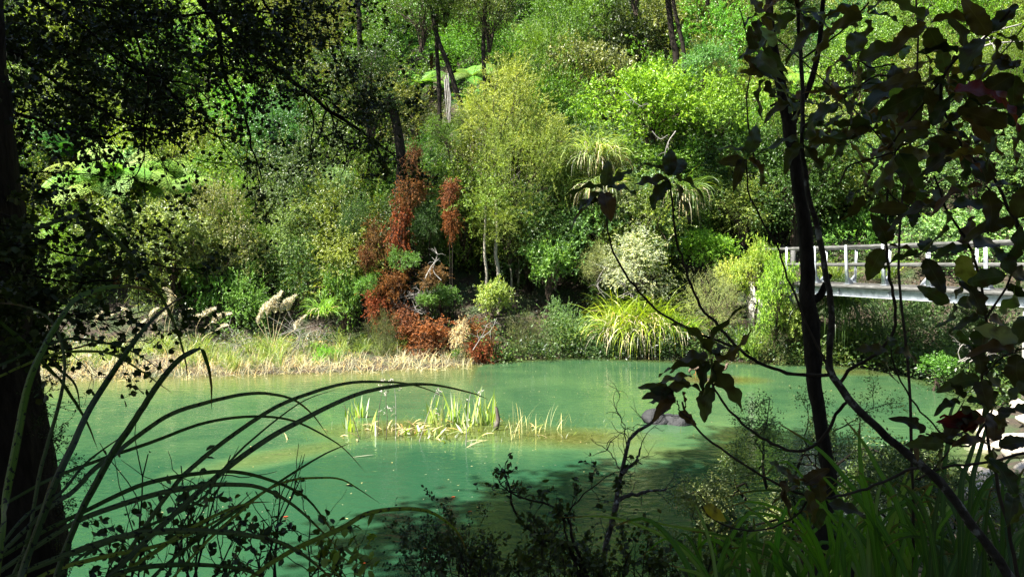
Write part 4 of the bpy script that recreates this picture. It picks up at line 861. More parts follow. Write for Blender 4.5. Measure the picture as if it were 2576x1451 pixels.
def seed_stalk(lab, pts, mat='charred_stalk', heads=(), r=.008, group='dead flower stalks on the island'):
    b0 = W(*pts[0]); d = b0[1] + .0; dd = S_of(b0)[2]
    t = thing('flower_stalk', lab, 'stalk', (b0[0], b0[1], -.05), 0, group); org = np.array([b0[0], b0[1], -.05])
    p = smooth_path([P(x, y, dd) - org for x, y in pts], 12); link('stalk', mesh_np('stalk', *tube(p, np.linspace(r, r * .5, 12), 5), mat), t)
    rng = np.random.default_rng(int(pts[0][0]))
    for (hx, hy, n) in heads:
        q = P(hx, hy, dd) - org; m = n; base = q + rng.normal(0, .03, (m, 3))
        V, F = leaves(base, rng.normal(0, 1, (m, 3)) + [0, 0, .2], rng.normal(0, 1, (m, 3)), rng.uniform(.03, .09, m), .016, 'diamond', .3)
        link('seed_head', mesh_np('seed_head', V, F, 'bleached_pod'), t)
seed_stalk('leftmost dark stalk carrying the biggest bleached seed head', [(950, 1100), (953, 1040), (958, 1000), (966, 965)], heads=[(960, 975, 16), (968, 985, 14), (962, 958, 10), (960, 1032, 8)])
seed_stalk('middle dark stalk with pale seed pods behind the arching blades', [(972, 1105), (974, 1050), (971, 1000), (985, 955)], heads=[(985, 957, 12), (972, 975, 8)])
seed_stalk('pale straight stalk right of the two dark ones', [(996, 1108), (996, 1050), (995, 1000), (990, 960)], 'grey_twig', heads=[(1005, 977, 6), (985, 1030, 8)])
seed_stalk('leaning grey stalk with a round bleached seed head', [(1055, 1110), (1070, 1060), (1085, 1020), (1097, 985)], 'grey_twig', heads=[(1102, 983, 18), (1085, 1028, 8), (1098, 1040, 10)])
seed_stalk('tall pale stalk among the right flax fan with loose pods', [(1172, 1120), (1175, 1060), (1180, 1010), (1185, 985)], 'grey_twig', heads=[(1205, 988, 12), (1178, 1000, 5)])
seed_stalk('short black branching stalk at the left tip of the island', [(905, 1105), (892, 1065), (880, 1035), (860, 1022)])
seed_stalk('second short black stalk at the left tip of the island', [(886, 1085), (878, 1050), (870, 1030), (865, 1015)])
def stump():
    b0 = W(1246, 1082); rng = np.random.default_rng(8); dd = S_of(b0)[2]
    p = smooth_path([P(x, y, dd) for x, y in [(1245, 1086), (1252, 1060), (1250, 1035), (1247, 1022)]], 9)
    o = link('dead_stump', mesh_np('dead_stump', *tube(p, [.03, .045, .05, .045, .04, .035, .03, .028, .012], 7, .18, rng), 'charred_stalk')); tag(o, 'short dark broken stump at the right end of the flax fans', 'stump')
stump()
def reed_tuft(lab, x0, x1, y, n, L, seed):
    rng = np.random.default_rng(seed); A = Acc(); b0 = W((x0 + x1) / 2, y)
    for _ in range(n):
        p = W(rng.uniform(x0, x1), y + rng.uniform(-12, 14)) - b0; A.add(*blade_cloud(rng, 1, p, 0, L * rng.uniform(.5, 1.1), .010, (55, 90), .5, 6))
    o = link('reed_tuft', A.mesh('reed_tuft', 'dry_leaf'), loc=(b0[0], b0[1], -.02), color=(.55, .52, .25)); tag(o, lab, 'reeds', 'thin reeds standing in the pool')
reed_tuft('thin straw reeds in the water right of the flax island', 1290, 1360, 1085, 22, .5, 1)
reed_tuft('sparse thin reeds farthest right of the flax island', 1365, 1440, 1075, 16, .42, 2)
reed_tuft('tall grass stems nearest the right flax fan', 1275, 1330, 1095, 12, .6, 3)
reed_tuft('pale reeds standing off the rust brown shrubs', 1140, 1190, 915, 34, .75, 4)
reed_tuft('straw reeds at the water edge below the dark grey bush', 950, 1060, 918, 60, .5, 5)

# ------------------------------------------------------------------ rocks, shoal ducks, floating leaves
def rock_mesh(seed, sx, sy, sz, n=18):
    rng = np.random.default_rng(seed); th = np.linspace(0, math.pi, n); ph = np.linspace(0, 2 * math.pi, 2 * n, endpoint=False)
    T, Pp = np.meshgrid(th, ph, indexing='ij'); D = np.stack([np.sin(T) * np.cos(Pp), np.sin(T) * np.sin(Pp), np.cos(T)], -1)
    r = np.ones(T.shape)
    for _ in range(14):
        k = nrm(rng.normal(0, 1, 3)); c = rng.uniform(.45, .85); r = np.minimum(r, np.where(D @ k > c, c / np.maximum(D @ k, .01) * 1.05, 1.0) * 1.0 + 0)
    for f, a in ((3, .05), (7, .03), (15, .012)):
        k = rng.normal(0, 1, (3,)) * f; r = r + a * np.sin(D @ k + rng.uniform(0, 6)) * np.sin(D @ np.roll(k, 1) + 2)
    V = (D * r[..., None] * [sx, sy, sz]).reshape(-1, 3); m = 2 * n
    i = np.arange(n - 1)[:, None] * m; j = np.arange(m)[None, :]; j2 = (j + 1) % m
    return mesh_np('rock', V, np.stack([i + j, i + m + j, i + m + j2, i + j2], -1).reshape(-1, 4), 'rock', True)
def rock(lab, px, py, s, seed, mat=None, z=0.0, cat='rock', group=None, nm='rock'):
    p = W(px, py); me = rock_mesh(seed, *s)
    if mat: me.materials[0] = MATS[mat]
    o = link(nm, me, loc=(p[0], p[1], z)); o.rotation_euler = (0, 0, seed); tag(o, lab, cat, group)
rock('left dark lichen spotted boulder standing in the pool', 1648, 1062, (.33, .3, .26), 21, z=.02)
rock('right dark boulder touching its twin in the pool', 1702, 1064, (.36, .3, .22), 22, z=.0)
def path_loft(pts, rad, squash=1.0, sides=12):
    p = smooth_path(pts, 26); r = np.interp(np.linspace(0, 1, 26), np.linspace(0, 1, len(rad)), rad)
    V, F = tube(p, r, sides); V[:, 1] = (V[:, 1] - 0) * squash
    return V, F
def duck(lab, px, py, rz, pose):
    p = W(px, py); gz = max(tz(p[0], p[1]), .0)
    t = thing('duck', lab, 'duck', (p[0], p[1], gz), rz, 'ducks on the shoal')
    if pose == 'stand':
        sp = [(-.27, 0, .20), (-.20, 0, .185), (-.08, 0, .155), (.05, 0, .16), (.12, 0, .20), (.145, 0, .26), (.155, 0, .30), (.175, 0, .325), (.195, 0, .335), (.215, 0, .325)]
        rad = [.006, .045, .085, .088, .062, .036, .034, .042, .040, .018]; bill = [(.21, 0, .325), (.27, 0, .31)]; eye = (.195, .03, .34)
    else:
        sp = [(-.25, 0, .17), (-.18, 0, .175), (-.06, 0, .165), (.06, 0, .165), (.13, 0, .16), (.165, 0, .12), (.175, 0, .09), (.18, 0, .07), (.175, 0, .05), (.165, 0, .04)]
        rad = [.006, .045, .085, .085, .055, .036, .034, .040, .036, .018]; bill = [(.165, 0, .045), (.13, 0, .01)]; eye = (.19, .03, .07)
    link('body', mesh_np('body', *path_loft(sp, rad, 1.0), 'duck_feather', True), t)
    link('bill', mesh_np('bill', *tube(smooth_path([*bill], 5), [.016, .014, .013, .014, .006], 6), 'duck_bill', True), t)
    for s in (-1, 1):
        w = rock_mesh(5, .14, .02, .05, 8); w.materials[0] = MATS['duck_feather']; wo_ = link('wing', w, t, (-.06, s * .075, .17)); wo_.rotation_euler = (0, -.12, 0)
        A = Acc(); A.add(*tube([(0, s * .035, .10), (.0, s * .035, .05), (.0, s * .035, .006)], [.009, .006, .006], 5)); A.add(np.array([(-.01, s * .035, .004), (.05, s * .035 - .025, .004), (.06, s * .035, .004), (.05, s * .035 + .025, .004)]), np.array([[0, 1, 2, 3]]))
        link('leg', A.mesh('leg', 'duck_leg'), t)
        e = rock_mesh(6, .006, .004, .006, 5); e.materials[0] = MATS['charred_stalk']; link('eye', e, t, (eye[0], s * eye[1], eye[2]))
duck('brown duck standing upright on the shoal beyond the grey green near leaves', 1815, 944, .15, 'stand')
duck('brown duck with lowered head on the shoal left of the standing duck', 1750, 942, 2.9, 'down')
for i, (x, y, c, l) in enumerate([(711, 1300, (.45, .05, .02), 'red floating leaf near the left strap blades'), (1175, 1287, (.5, .10, .02), 'small orange leaf adrift left of centre bottom shrub'), (1060, 1380, (.6, .30, .03), 'yellow leaf afloat left of the bottom centre shrub'), (1134, 1250, (.45, .08, .02), 'orange red leaf floating between strap blades and shrub'), (905, 1417, (.5, .08, .02), 'orange leaf floating near the bottom edge'), (882, 1150, (.62, .55, .4), 'pale straw stick floating left of the flax island')]):
    p = W(x, y, .006); V, F = leaves(np.array([[0, 0, 0.0]]), np.array([[1, .3, .05]]), np.array([[0, 0, 1.0]]), .07 if 'stick' not in l else .4, .035 if 'stick' not in l else .02, 'round')
    o = link('floating_leaf' if 'stick' not in l else 'floating_stick', mesh_np('floating_leaf', V, F, 'dry_leaf'), loc=p, color=c); tag(o, l, 'leaf' if 'stick' not in l else 'stick')

def debris():  # pale flecks that double as small sparkles on the water
    rng = np.random.default_rng(71); n = 420; x = np.concatenate([rng.uniform(1150, 2350, 260), rng.uniform(150, 2000, 160)]); y = np.concatenate([rng.uniform(905, 1010, 260), rng.uniform(960, 1330, 160)])
    B = np.array([W(a, b_, .004) for a, b_ in zip(x, y)]); k = shore_dist(B[:, 0], B[:, 1]) < -.1; B = B[k]; m = len(B)
    V, F = leaves(B, rng.normal(0, 1, (m, 3)) * [1, 1, 0.02], np.tile([0, 0, 1.0], (m, 1)), rng.uniform(.015, .06, m), rng.uniform(.008, .022, m))
    o = link('sparkle_debris', mesh_np('sparkle_debris', V, F, 'dry_leaf'), kind='stuff', color=(.42, .40, .24)); o['label'] = 'small pale bits scattered over the water, also standing for its sparkles'
debris()

# ------------------------------------------------------------------ footbridge
def box(x0, x1, y0, y1, z0, z1, bev=0):
    V = np.array([(x, y, z) for x in (x0, x1) for y in (y0, y1) for z in (z0, z1)], float)
    F = np.array([(0, 1, 3, 2), (4, 6, 7, 5), (0, 4, 5, 1), (2, 3, 7, 6), (0, 2, 6, 4), (1, 5, 7, 3)])
    return V, F
def footbridge():
    X0, X1, Y0, Y1, ZD = 8.72, 10.05, 11.0, 25.6, 2.62
    t = thing('footbridge', 'timber decked steel footbridge with two rail railings behind the forked trunk', 'footbridge', (9.885, 19.3, 0), .2424)
    o = np.array([8.69, 19.3, 0])
    def put(nm, V, F, m): return link(nm, mesh_np(nm, V - o, F, m), t)
    rng = np.random.default_rng(2)
    nb = 9; w = (X1 - X0) / nb
    for i in range(nb):           # lengthwise running boards
        y = Y0 - rng.uniform(0, 2.2)
        while y < Y1:
            y2 = min(y + 4.2, Y1 + .1); dz = rng.normal(0, .003)
            put('deck_board', *box(X0 + i * w + .008, X0 + (i + 1) * w - .008, y, y2 - .006, ZD - .045 + dz, ZD + dz), 'deck_timber'); y += 4.2
    y = Y0
    while y < Y1:
        put('bearer', *box(X0 - .03, X1 + .03, y, y + .10, ZD - .12, ZD - .05), 'deck_timber'); y += 1.0
    put('edge_board', *box(X0 - .075, X0 - .034, Y0, Y1, ZD - .115, ZD - .015), 'rail_timber')
    put('edge_board', *box(X1 + .034, X1 + .075, Y0, Y1, ZD - .115, ZD - .015), 'rail_timber')
    for gx in (X0 + .06, X1 - .06):
        A = Acc(); A.add(*box(gx - .006, gx + .006, Y0, Y1, ZD - .332, ZD - .136)); A.add(*box(gx - .07, gx + .07, Y0, Y1, ZD - .346, ZD - .3325)); A.add(*box(gx - .07, gx + .07, Y0, Y1, ZD - .1355, ZD - .122))
        put('girder', np.concatenate(A.V), np.concatenate(A.F4), 'galvanised_steel')
        y = Y0 + .6
        while y < Y1:
            sgn = -1 if gx < 9.4 else 1
            put('stiffener', *box(min(gx + sgn * .007, gx + sgn * .06), max(gx + sgn * .007, gx + sgn * .06), y, y + .008, ZD - .33, ZD - .138), 'galvanised_steel'); y += 1.98
    ys_ = [12.02, 13.5, 15.0, 16.5, 18.15, 19.66, 21.1, 22.5, 23.9]
    for sx, gx in ((-1, X0 - .03), (1, X1 + .03)):
        for yy in ys_:
            A = Acc()   # tapered upright of channel section leaning slightly outward, wide at the foot
            def taper(xb, xt, wb, wt, zb, zt, dy, th):
                V = np.array([(xb - th, yy - wb / 2 + dy, zb), (xb + th, yy - wb / 2 + dy, zb), (xb + th, yy + wb / 2 + dy, zb), (xb - th, yy + wb / 2 + dy, zb),
                              (xt - th, yy - wt / 2, zt), (xt + th, yy - wt / 2, zt), (xt + th, yy + wt / 2, zt), (xt - th, yy + wt / 2, zt)])
                return V, np.array([(0, 3, 2, 1), (4, 5, 6, 7), (0, 1, 5, 4), (1, 2, 6, 5), (2, 3, 7, 6), (3, 0, 4, 7)])
            V1, F1 = taper(gx, gx + sx * .05, .12, .085, ZD + .012, ZD + 1.10, 0, .007); A.add(V1, F1)
            V1, F1 = taper(gx - sx * .028, gx + sx * .022, .012, .012, ZD + .012, ZD + 1.10, -.05, .02); A.add(V1, F1)
            post = put('post', np.concatenate(A.V), np.concatenate(A.F4), 'galvanised_steel')
            g2 = np.array([(gx - sx * .25, yy - .012, ZD + .013), (gx - sx * .012, yy - .012, ZD + .013), (gx - sx * .012, yy - .012, ZD + .26), (gx - sx * .25, yy + .0, ZD + .013), (gx - sx * .012, yy + .0, ZD + .013), (gx - sx * .012, yy + .0, ZD + .26)]) - o
            link('brace', mesh_np('brace', g2, [np.array([(0, 1, 2), (5, 4, 3)]), np.array([(0, 3, 4, 1), (1, 4, 5, 2), (2, 5, 3, 0)])], 'galvanised_steel'), t)
            put('foot_plate', *box(gx - .13 if sx > 0 else gx - .02, gx + .02 if sx > 0 else gx + .13, yy - .10, yy + .10, ZD + .0045, ZD + .0115), 'galvanised_steel')
        ext = 24.9 if sx < 0 else Y1
        for zz, off, hh in ((ZD + 1.0, .045, .095), (ZD + .50, .022, .10)):
            y = Y0 - 1
            for a, b_ in ((Y0 - .5, 15.0), (15.006, 18.15), (18.156, 21.1), (21.106, 25.5)):
                xc = gx + sx * off - sx * .035; put('rail', *box(xc - .022, xc + .022, a, b_, zz, zz + hh), 'rail_timber')
    put('end_post', *box(X0 - .06, X0 + .06, 25.52, 25.64, ZD - .3, ZD + 1.12), 'rail_timber')
    put('end_post', *box(X1 - .06, X1 + .06, 25.52, 25.64, ZD - .3, ZD + 1.12), 'rail_timber')
    for yy in (15.3,):
        put('pier', *box(X0 + .05, X0 + .36, yy, yy + .35, .1, ZD - .347), 'concrete')
        put('pier', *box(X1 - .36, X1 - .05, yy, yy + .35, .1, ZD - .347), 'concrete')
    put('abutment', *box(X0 - .1, X1 + .1, 25.66, 26.1, .8, ZD - .05), 'concrete')
footbridge()
# pale sunlit stones under the near end of the bridge
rng = np.random.default_rng(12); n = 0
for i in range(36):
    x = rng.uniform(2440, 2660); y = rng.uniform(985, 1230); p = W(x, y, .25)
    if shore_dist(np.array([p[0]]), np.array([p[1]]))[0] < -.35: continue
    s = rng.uniform(.14, .42); me = rock_mesh(40 + i % 6, s, s * .8, s * .5, 12); me.materials[0] = MATS['pale_stone']
    o = link('pale_stone', me, loc=(p[0], p[1], tz(p[0], p[1]) + .05)); o.rotation_euler = (0, 0, i * 1.3)
    tag(o, 'pale sunlit stone in the heap beside the bridge pier at the right edge', 'stone', 'pale stones heaped beside the bridge pier')

# ------------------------------------------------------------------ recursive branch growth for near plants
def grow(rng, p, d, L, r, lev, T, tips, up=.15, wander=.35, kids=(3, 5), shrink=.6, spread=.9, nseg=6):
    pts = [p.copy()]; dd = d.copy()
    for i in range(nseg):
        dd = nrm(dd + rng.normal(0, wander, 3) / math.sqrt(nseg) + np.array([0, 0, up / nseg])); pts.append(pts[-1] + dd * L / nseg)
    pts = np.array(pts); T.append((pts, r, r * .45))
    if lev == 0:
        for k in range(1, nseg + 1): tips.append((pts[k], nrm(pts[k] - pts[k - 1])))
        return
    for _ in range(rng.integers(kids[0], kids[1] + 1)):
        k = rng.integers(nseg // 3, nseg + 1); q = pts[k]; nd = nrm(nrm(pts[k] - pts[k - 1]) + rng.normal(0, spread, 3) * .7)
        grow(rng, q, nd, L * shrink * rng.uniform(.7, 1.2), r * .5, lev - 1, T, tips, up, wander, kids, shrink, spread, nseg)
    for k in range(nseg // 2, nseg + 1): tips.append((pts[k], nrm(pts[k] - pts[k - 1])))
def tubes_mesh(name, T, mat, minr=.0006):
    A = Acc()
    for pts, r0, r1 in T: A.add(*tube(pts, np.linspace(max(r0, minr), max(r1, minr), len(pts)), 6 if r0 > .006 else 3))
    return A.mesh(name, mat)
def leaf_tips(rng, tips, per, L, Wd, jit, shape='round', upn=.8, curl=.25):
    P0 = np.repeat(np.array([a for a, _ in tips]), per, 0); D = np.repeat(np.array([b for _, b in tips]), per, 0); n = len(P0)
    P0 = P0 + rng.normal(0, jit, P0.shape); ax = D * .5 + rng.normal(0, .7, P0.shape); nn = rng.normal(0, .5, P0.shape) + [0, 0, upn]
    return leaves(P0, ax, nn, L * rng.uniform(.6, 1.2, n), Wd * rng.uniform(.7, 1.15, n), shape, curl)

def near_plant(name, lab, cat, org, T, tips, leafp, twig='twig', col=(.06, .09, .02), mat='near_leaf', seed=0, trunk=None, group=None):
    rng = np.random.default_rng(seed + 5); org = np.asarray(org, float)
    t = thing(name, lab, cat, org, 0, group)
    T2 = [(p - org, a, b_) for p, a, b_ in T]; link('branches', tubes_mesh('branches', T2, twig), t)
    if tips:
        V, F = leaf_tips(rng, [(a - org, b_) for a, b_ in tips], *leafp); f = link('foliage', mesh_np('foliage', V, F, mat), t, color=col)
    return t

# --- overhanging dark beech at upper left
def traced(pts, d0, d1, n=16):
    m = len(pts); ds = np.linspace(d0, d1, m); return smooth_path([P(x, y, ds[i]) for i, (x, y) in enumerate(pts)], n)
def side_twigs(rng, path, T, tips, n, L, r, lev=1, down=-.1, a=.15, **kw):
    for _ in range(n):
        k = rng.integers(int(len(path) * a), len(path)); tan = nrm(path[min(k + 1, len(path) - 1)] - path[k - 1])
        d = nrm(tan + rng.normal(0, 1.0, 3) * np.array([1, .5, 1])); grow(rng, path[k].copy(), d, L * rng.uniform(.5, 1.2), r, lev, T, tips, up=down, **kw)
def beech():
    rng = np.random.default_rng(101); T = []; tips = []
    limbs = [([(470, -60), (547, 67), (581, 83), (634, 120), (701, 177), (768, 230), (859, 300), (930, 350), (975, 430)], 3.4, 4.6, .018, 26),
             ([(540, 30), (547, 73), (554, 134), (561, 180), (584, 234), (617, 300), (634, 367), (661, 450)], 3.2, 3.4, .009, 7),
             ([(300, 140), (427, 230), (467, 277), (534, 334), (584, 350)], 3.0, 3.3, .008, 10),
             ([(330, 60), (374, 200), (365, 300), (360, 334), (357, 400), (334, 450), (300, 460)], 2.8, 3.0, .006, 9),
             ([(-60, 430), (0, 434), (134, 437), (234, 437), (290, 447)], 2.6, 2.8, .005, 5),
             ([(445, 240), (447, 267), (440, 350), (427, 427)], 3.1, 3.1, .004, 4),
             ([(100, -20), (357, 37), (567, 33), (680, 30), (820, 60)], 3.0, 3.4, .009, 16),
             ([(100, 0), (250, 100), (284, 143), (374, 187), (520, 220)], 2.9, 3.1, .008, 12),
             ([(-80, 60), (60, 150), (180, 230), (300, 300), (420, 340)], 2.6, 2.9, .010, 11),
             ([(-60, 250), (60, 290), (160, 330), (240, 345), (330, 330), (430, 320)], 2.5, 2.8, .007, 6),
             ([(640, -40), (700, 60), (760, 90), (840, 110)], 3.2, 3.4, .007, 10),
             ([(820, 260), (850, 330), (870, 400), (850, 470)], 4.2, 4.4, .006, 6),
             ([(760, 220), (790, 300), (780, 380), (800, 440)], 4.0, 4.2, .006, 6)]
    for pts, d0, d1, r, n in limbs:
        p = traced(pts, d0, d1); p += rng.normal(0, .004, p.shape); T.append((p, r, r * .35)); side_twigs(rng, p, T, tips, n, .34, r * .32, 1, -.12, spread=1.0, wander=.5)
    # leafy sprays filling the dark upper left
    blobs = [(60, 30, 150, 80, 56), (250, 30, 150, 70, 56), (450, 20, 130, 60, 30), (620, 20, 120, 50, 22), (800, 15, 110, 35, 12), (80, 140, 130, 60, 40), (280, 140, 120, 50, 38), (430, 110, 80, 60, 18),
             (20, 250, 60, 60, 12), (200, 235, 100, 40, 20), (430, 190, 60, 22, 10), (300, 230, 100, 40, 16), (20, 340, 50, 60, 10), (240, 320, 110, 22, 9), (380, 318, 100, 12, 9),
             (560, 110, 90, 40, 8), (720, 80, 110, 50, 14), (690, 200, 60, 50, 6), (850, 200, 80, 90, 16), (900, 290, 80, 80, 16), (780, 300, 60, 80, 8), (950, 380, 50, 60, 8), (30, 450, 50, 60, 10), (700, 40, 80, 40, 10)]
    ft = []
    for cx, cy, rx, ry, n in blobs:
        for _ in range(max(2, int(n * .42))):
            x = rng.normal(cx, rx * .55); y = rng.normal(cy, ry * .55); d = rng.uniform(2.6, 4.2) if x < 720 else rng.uniform(3.6, 4.8)
            p = P(x, y, d); dr = nrm(np.array([rng.normal(.5, .8), rng.normal(0, .5), rng.normal(-.15, .4)])); grow(rng, p, dr, rng.uniform(.12, .26), .0022, 1, T, ft, up=-.15, kids=(3, 5), wander=.5, spread=1.0)
    rr2 = np.random.default_rng(1); sub = [t for t in tips if rr2.random() < .26]
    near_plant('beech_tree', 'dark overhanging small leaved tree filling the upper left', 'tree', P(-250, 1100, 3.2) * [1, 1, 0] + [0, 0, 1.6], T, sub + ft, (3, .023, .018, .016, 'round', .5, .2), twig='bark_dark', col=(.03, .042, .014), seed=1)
beech()

# --- dark round leaved branch at mid left
def side_branch():
    rng = np.random.default_rng(202); T = []; tips = []
    limbs = [([(-60, 560), (60, 600), (160, 640), (260, 650), (400, 670), (520, 690), (575, 690)], 2.1, 2.5, .008, 14), ([(-60, 640), (80, 690), (200, 710), (330, 700), (430, 735)], 2.0, 2.2, .008, 16),
             ([(-60, 700), (60, 760), (180, 790), (280, 800), (380, 780)], 1.95, 2.1, .007, 16), ([(30, 860), (110, 872), (170, 878), (240, 862), (320, 862), (380, 850)], 2.0, 2.15, .007, 9),
             ([(-60, 520), (60, 560), (150, 580), (230, 590)], 2.0, 2.1, .006, 8), ([(40, 900), (110, 900), (170, 915), (190, 925)], 2.0, 2.0, .003, 3), ([(280, 870), (300, 900), (290, 915)], 2.1, 2.1, .003, 3),
             ([(100, 760), (200, 800), (300, 830), (350, 850)], 2.0, 2.1, .005, 8)]
    for pts, d0, d1, r, n in limbs:
        p = traced(pts, d0, d1); p += rng.normal(0, .003, p.shape); T.append((p, r * .6, r * .2)); side_twigs(rng, p, T, tips, int(n * .6), .16, r * .25, 1, .0, spread=1.0, wander=.6, kids=(2, 4))
    rr2 = np.random.default_rng(1); sub = [t for t in tips if rr2.random() < .30]
    ft = []
    for cx, cy, rx, ry, n in [(-8, 620, 35, 90, 14), (15, 740, 40, 80, 14), (-20, 500, 35, 60, 8), (5, 850, 35, 60, 10), (80, 690, 50, 40, 4), (290, 655, 50, 20, 5)]:
        for _ in range(n):
            p = P(rng.normal(cx, rx * .6), rng.normal(cy, ry * .6), rng.uniform(1.9, 2.6)); grow(rng, p, nrm(np.array([rng.normal(.6, .6), rng.normal(0, .5), rng.normal(0, .5)])), rng.uniform(.08, .16), .002, 1, T, ft, up=0, kids=(2, 4), wander=.5, spread=1.0)
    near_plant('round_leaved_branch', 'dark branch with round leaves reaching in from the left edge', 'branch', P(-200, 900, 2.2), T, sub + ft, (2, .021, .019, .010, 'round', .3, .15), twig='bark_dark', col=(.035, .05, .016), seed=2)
side_branch()

# --- black trunk at the left edge, with fine twigs on its right side
def left_trunk():
    rng = np.random.default_rng(303); d = 2.3
    cen = [(-70, 1560), (-42, 1440), (-55, 1330), (-75, 1200), (-90, 1080), (-110, 960), (-130, 800), (-150, 500), (-170, 100), (-190, -300)]
    p = smooth_path([P(x, y, d) for x, y in cen], 26); r = np.interp(np.linspace(0, 1, 26), [0, .1, .3, .5, 1], [.235, .232, .225, .22, .17])
    org = np.array([p[0][0], p[0][1], tz(p[0][0], p[0][1])])
    t = thing('tree', 'black tree trunk at the lower left edge with fine twigs on its side', 'tree', org)
    link('trunk', mesh_np('trunk', *tube(np.vstack([[org + [0, 0, -.2]], p]) - org, np.concatenate([[.25], r]), 14, .025, rng), 'bark_dark', True), t)
    T = []; tips = []
    for y in np.linspace(930, 1440, 26):
        x = np.interp(y, [930, 1100, 1217, 1350, 1450], [70, 105, 118, 135, 143]); a = P(x - 8, y, d - .05); grow(rng, a, nrm(np.array([1, rng.normal(0, .3), rng.normal(.1, .4)])), rng.uniform(.06, .14), .0016, 1, T, tips, up=.1, kids=(3, 4), wander=.5)
    link('twigs', tubes_mesh('twigs', [(a - org, b_, c) for a, b_, c in T], 'twig', .0004), t)
    V, F = leaf_tips(rng, [(a - org, b_) for a, b_ in tips], 2, .011, .0045, .003, 'diamond'); link('foliage', mesh_np('foliage', V, F, 'near_leaf'), t, color=(.03, .045, .015))
left_trunk()

# --- strap leaved flax at lower left (traced blades)
def strap(parent, org, pts, w0, d0, d1, col, fold=.22, tw=0.0, mat='flax_leaf', n=None, base_w=.75):
    n = n or max(14, len(pts) * 4); m = len(pts); ds = np.linspace(d0, d1, m)
    p = smooth_path([P(x, y, ds[i]) for i, (x, y) in enumerate(pts)], n) - org
    p += np.random.default_rng(int(abs(pts[0][0] * 7 + pts[-1][1]))).normal(0, .0002, p.shape)
    t = np.linspace(0, 1, n); w = w0 * (base_w + (1 - base_w) * np.minimum(1, t * 3)) * (1 - t ** 2.6) ** .8 + .0012; w = w * (d0 / 1874.0)
    tan = nrm(np.gradient(p, axis=0)); view = np.array([0, 1.0, -.1]); side = nrm(np.cross(tan, view)) + np.array([0, .25 + tw, .1])
    V, F, uv = ribbon(p, w, side, fold, uvs=True)
    return link('leaf', mesh_np('leaf', V, F, mat, False, uv), parent, color=col)
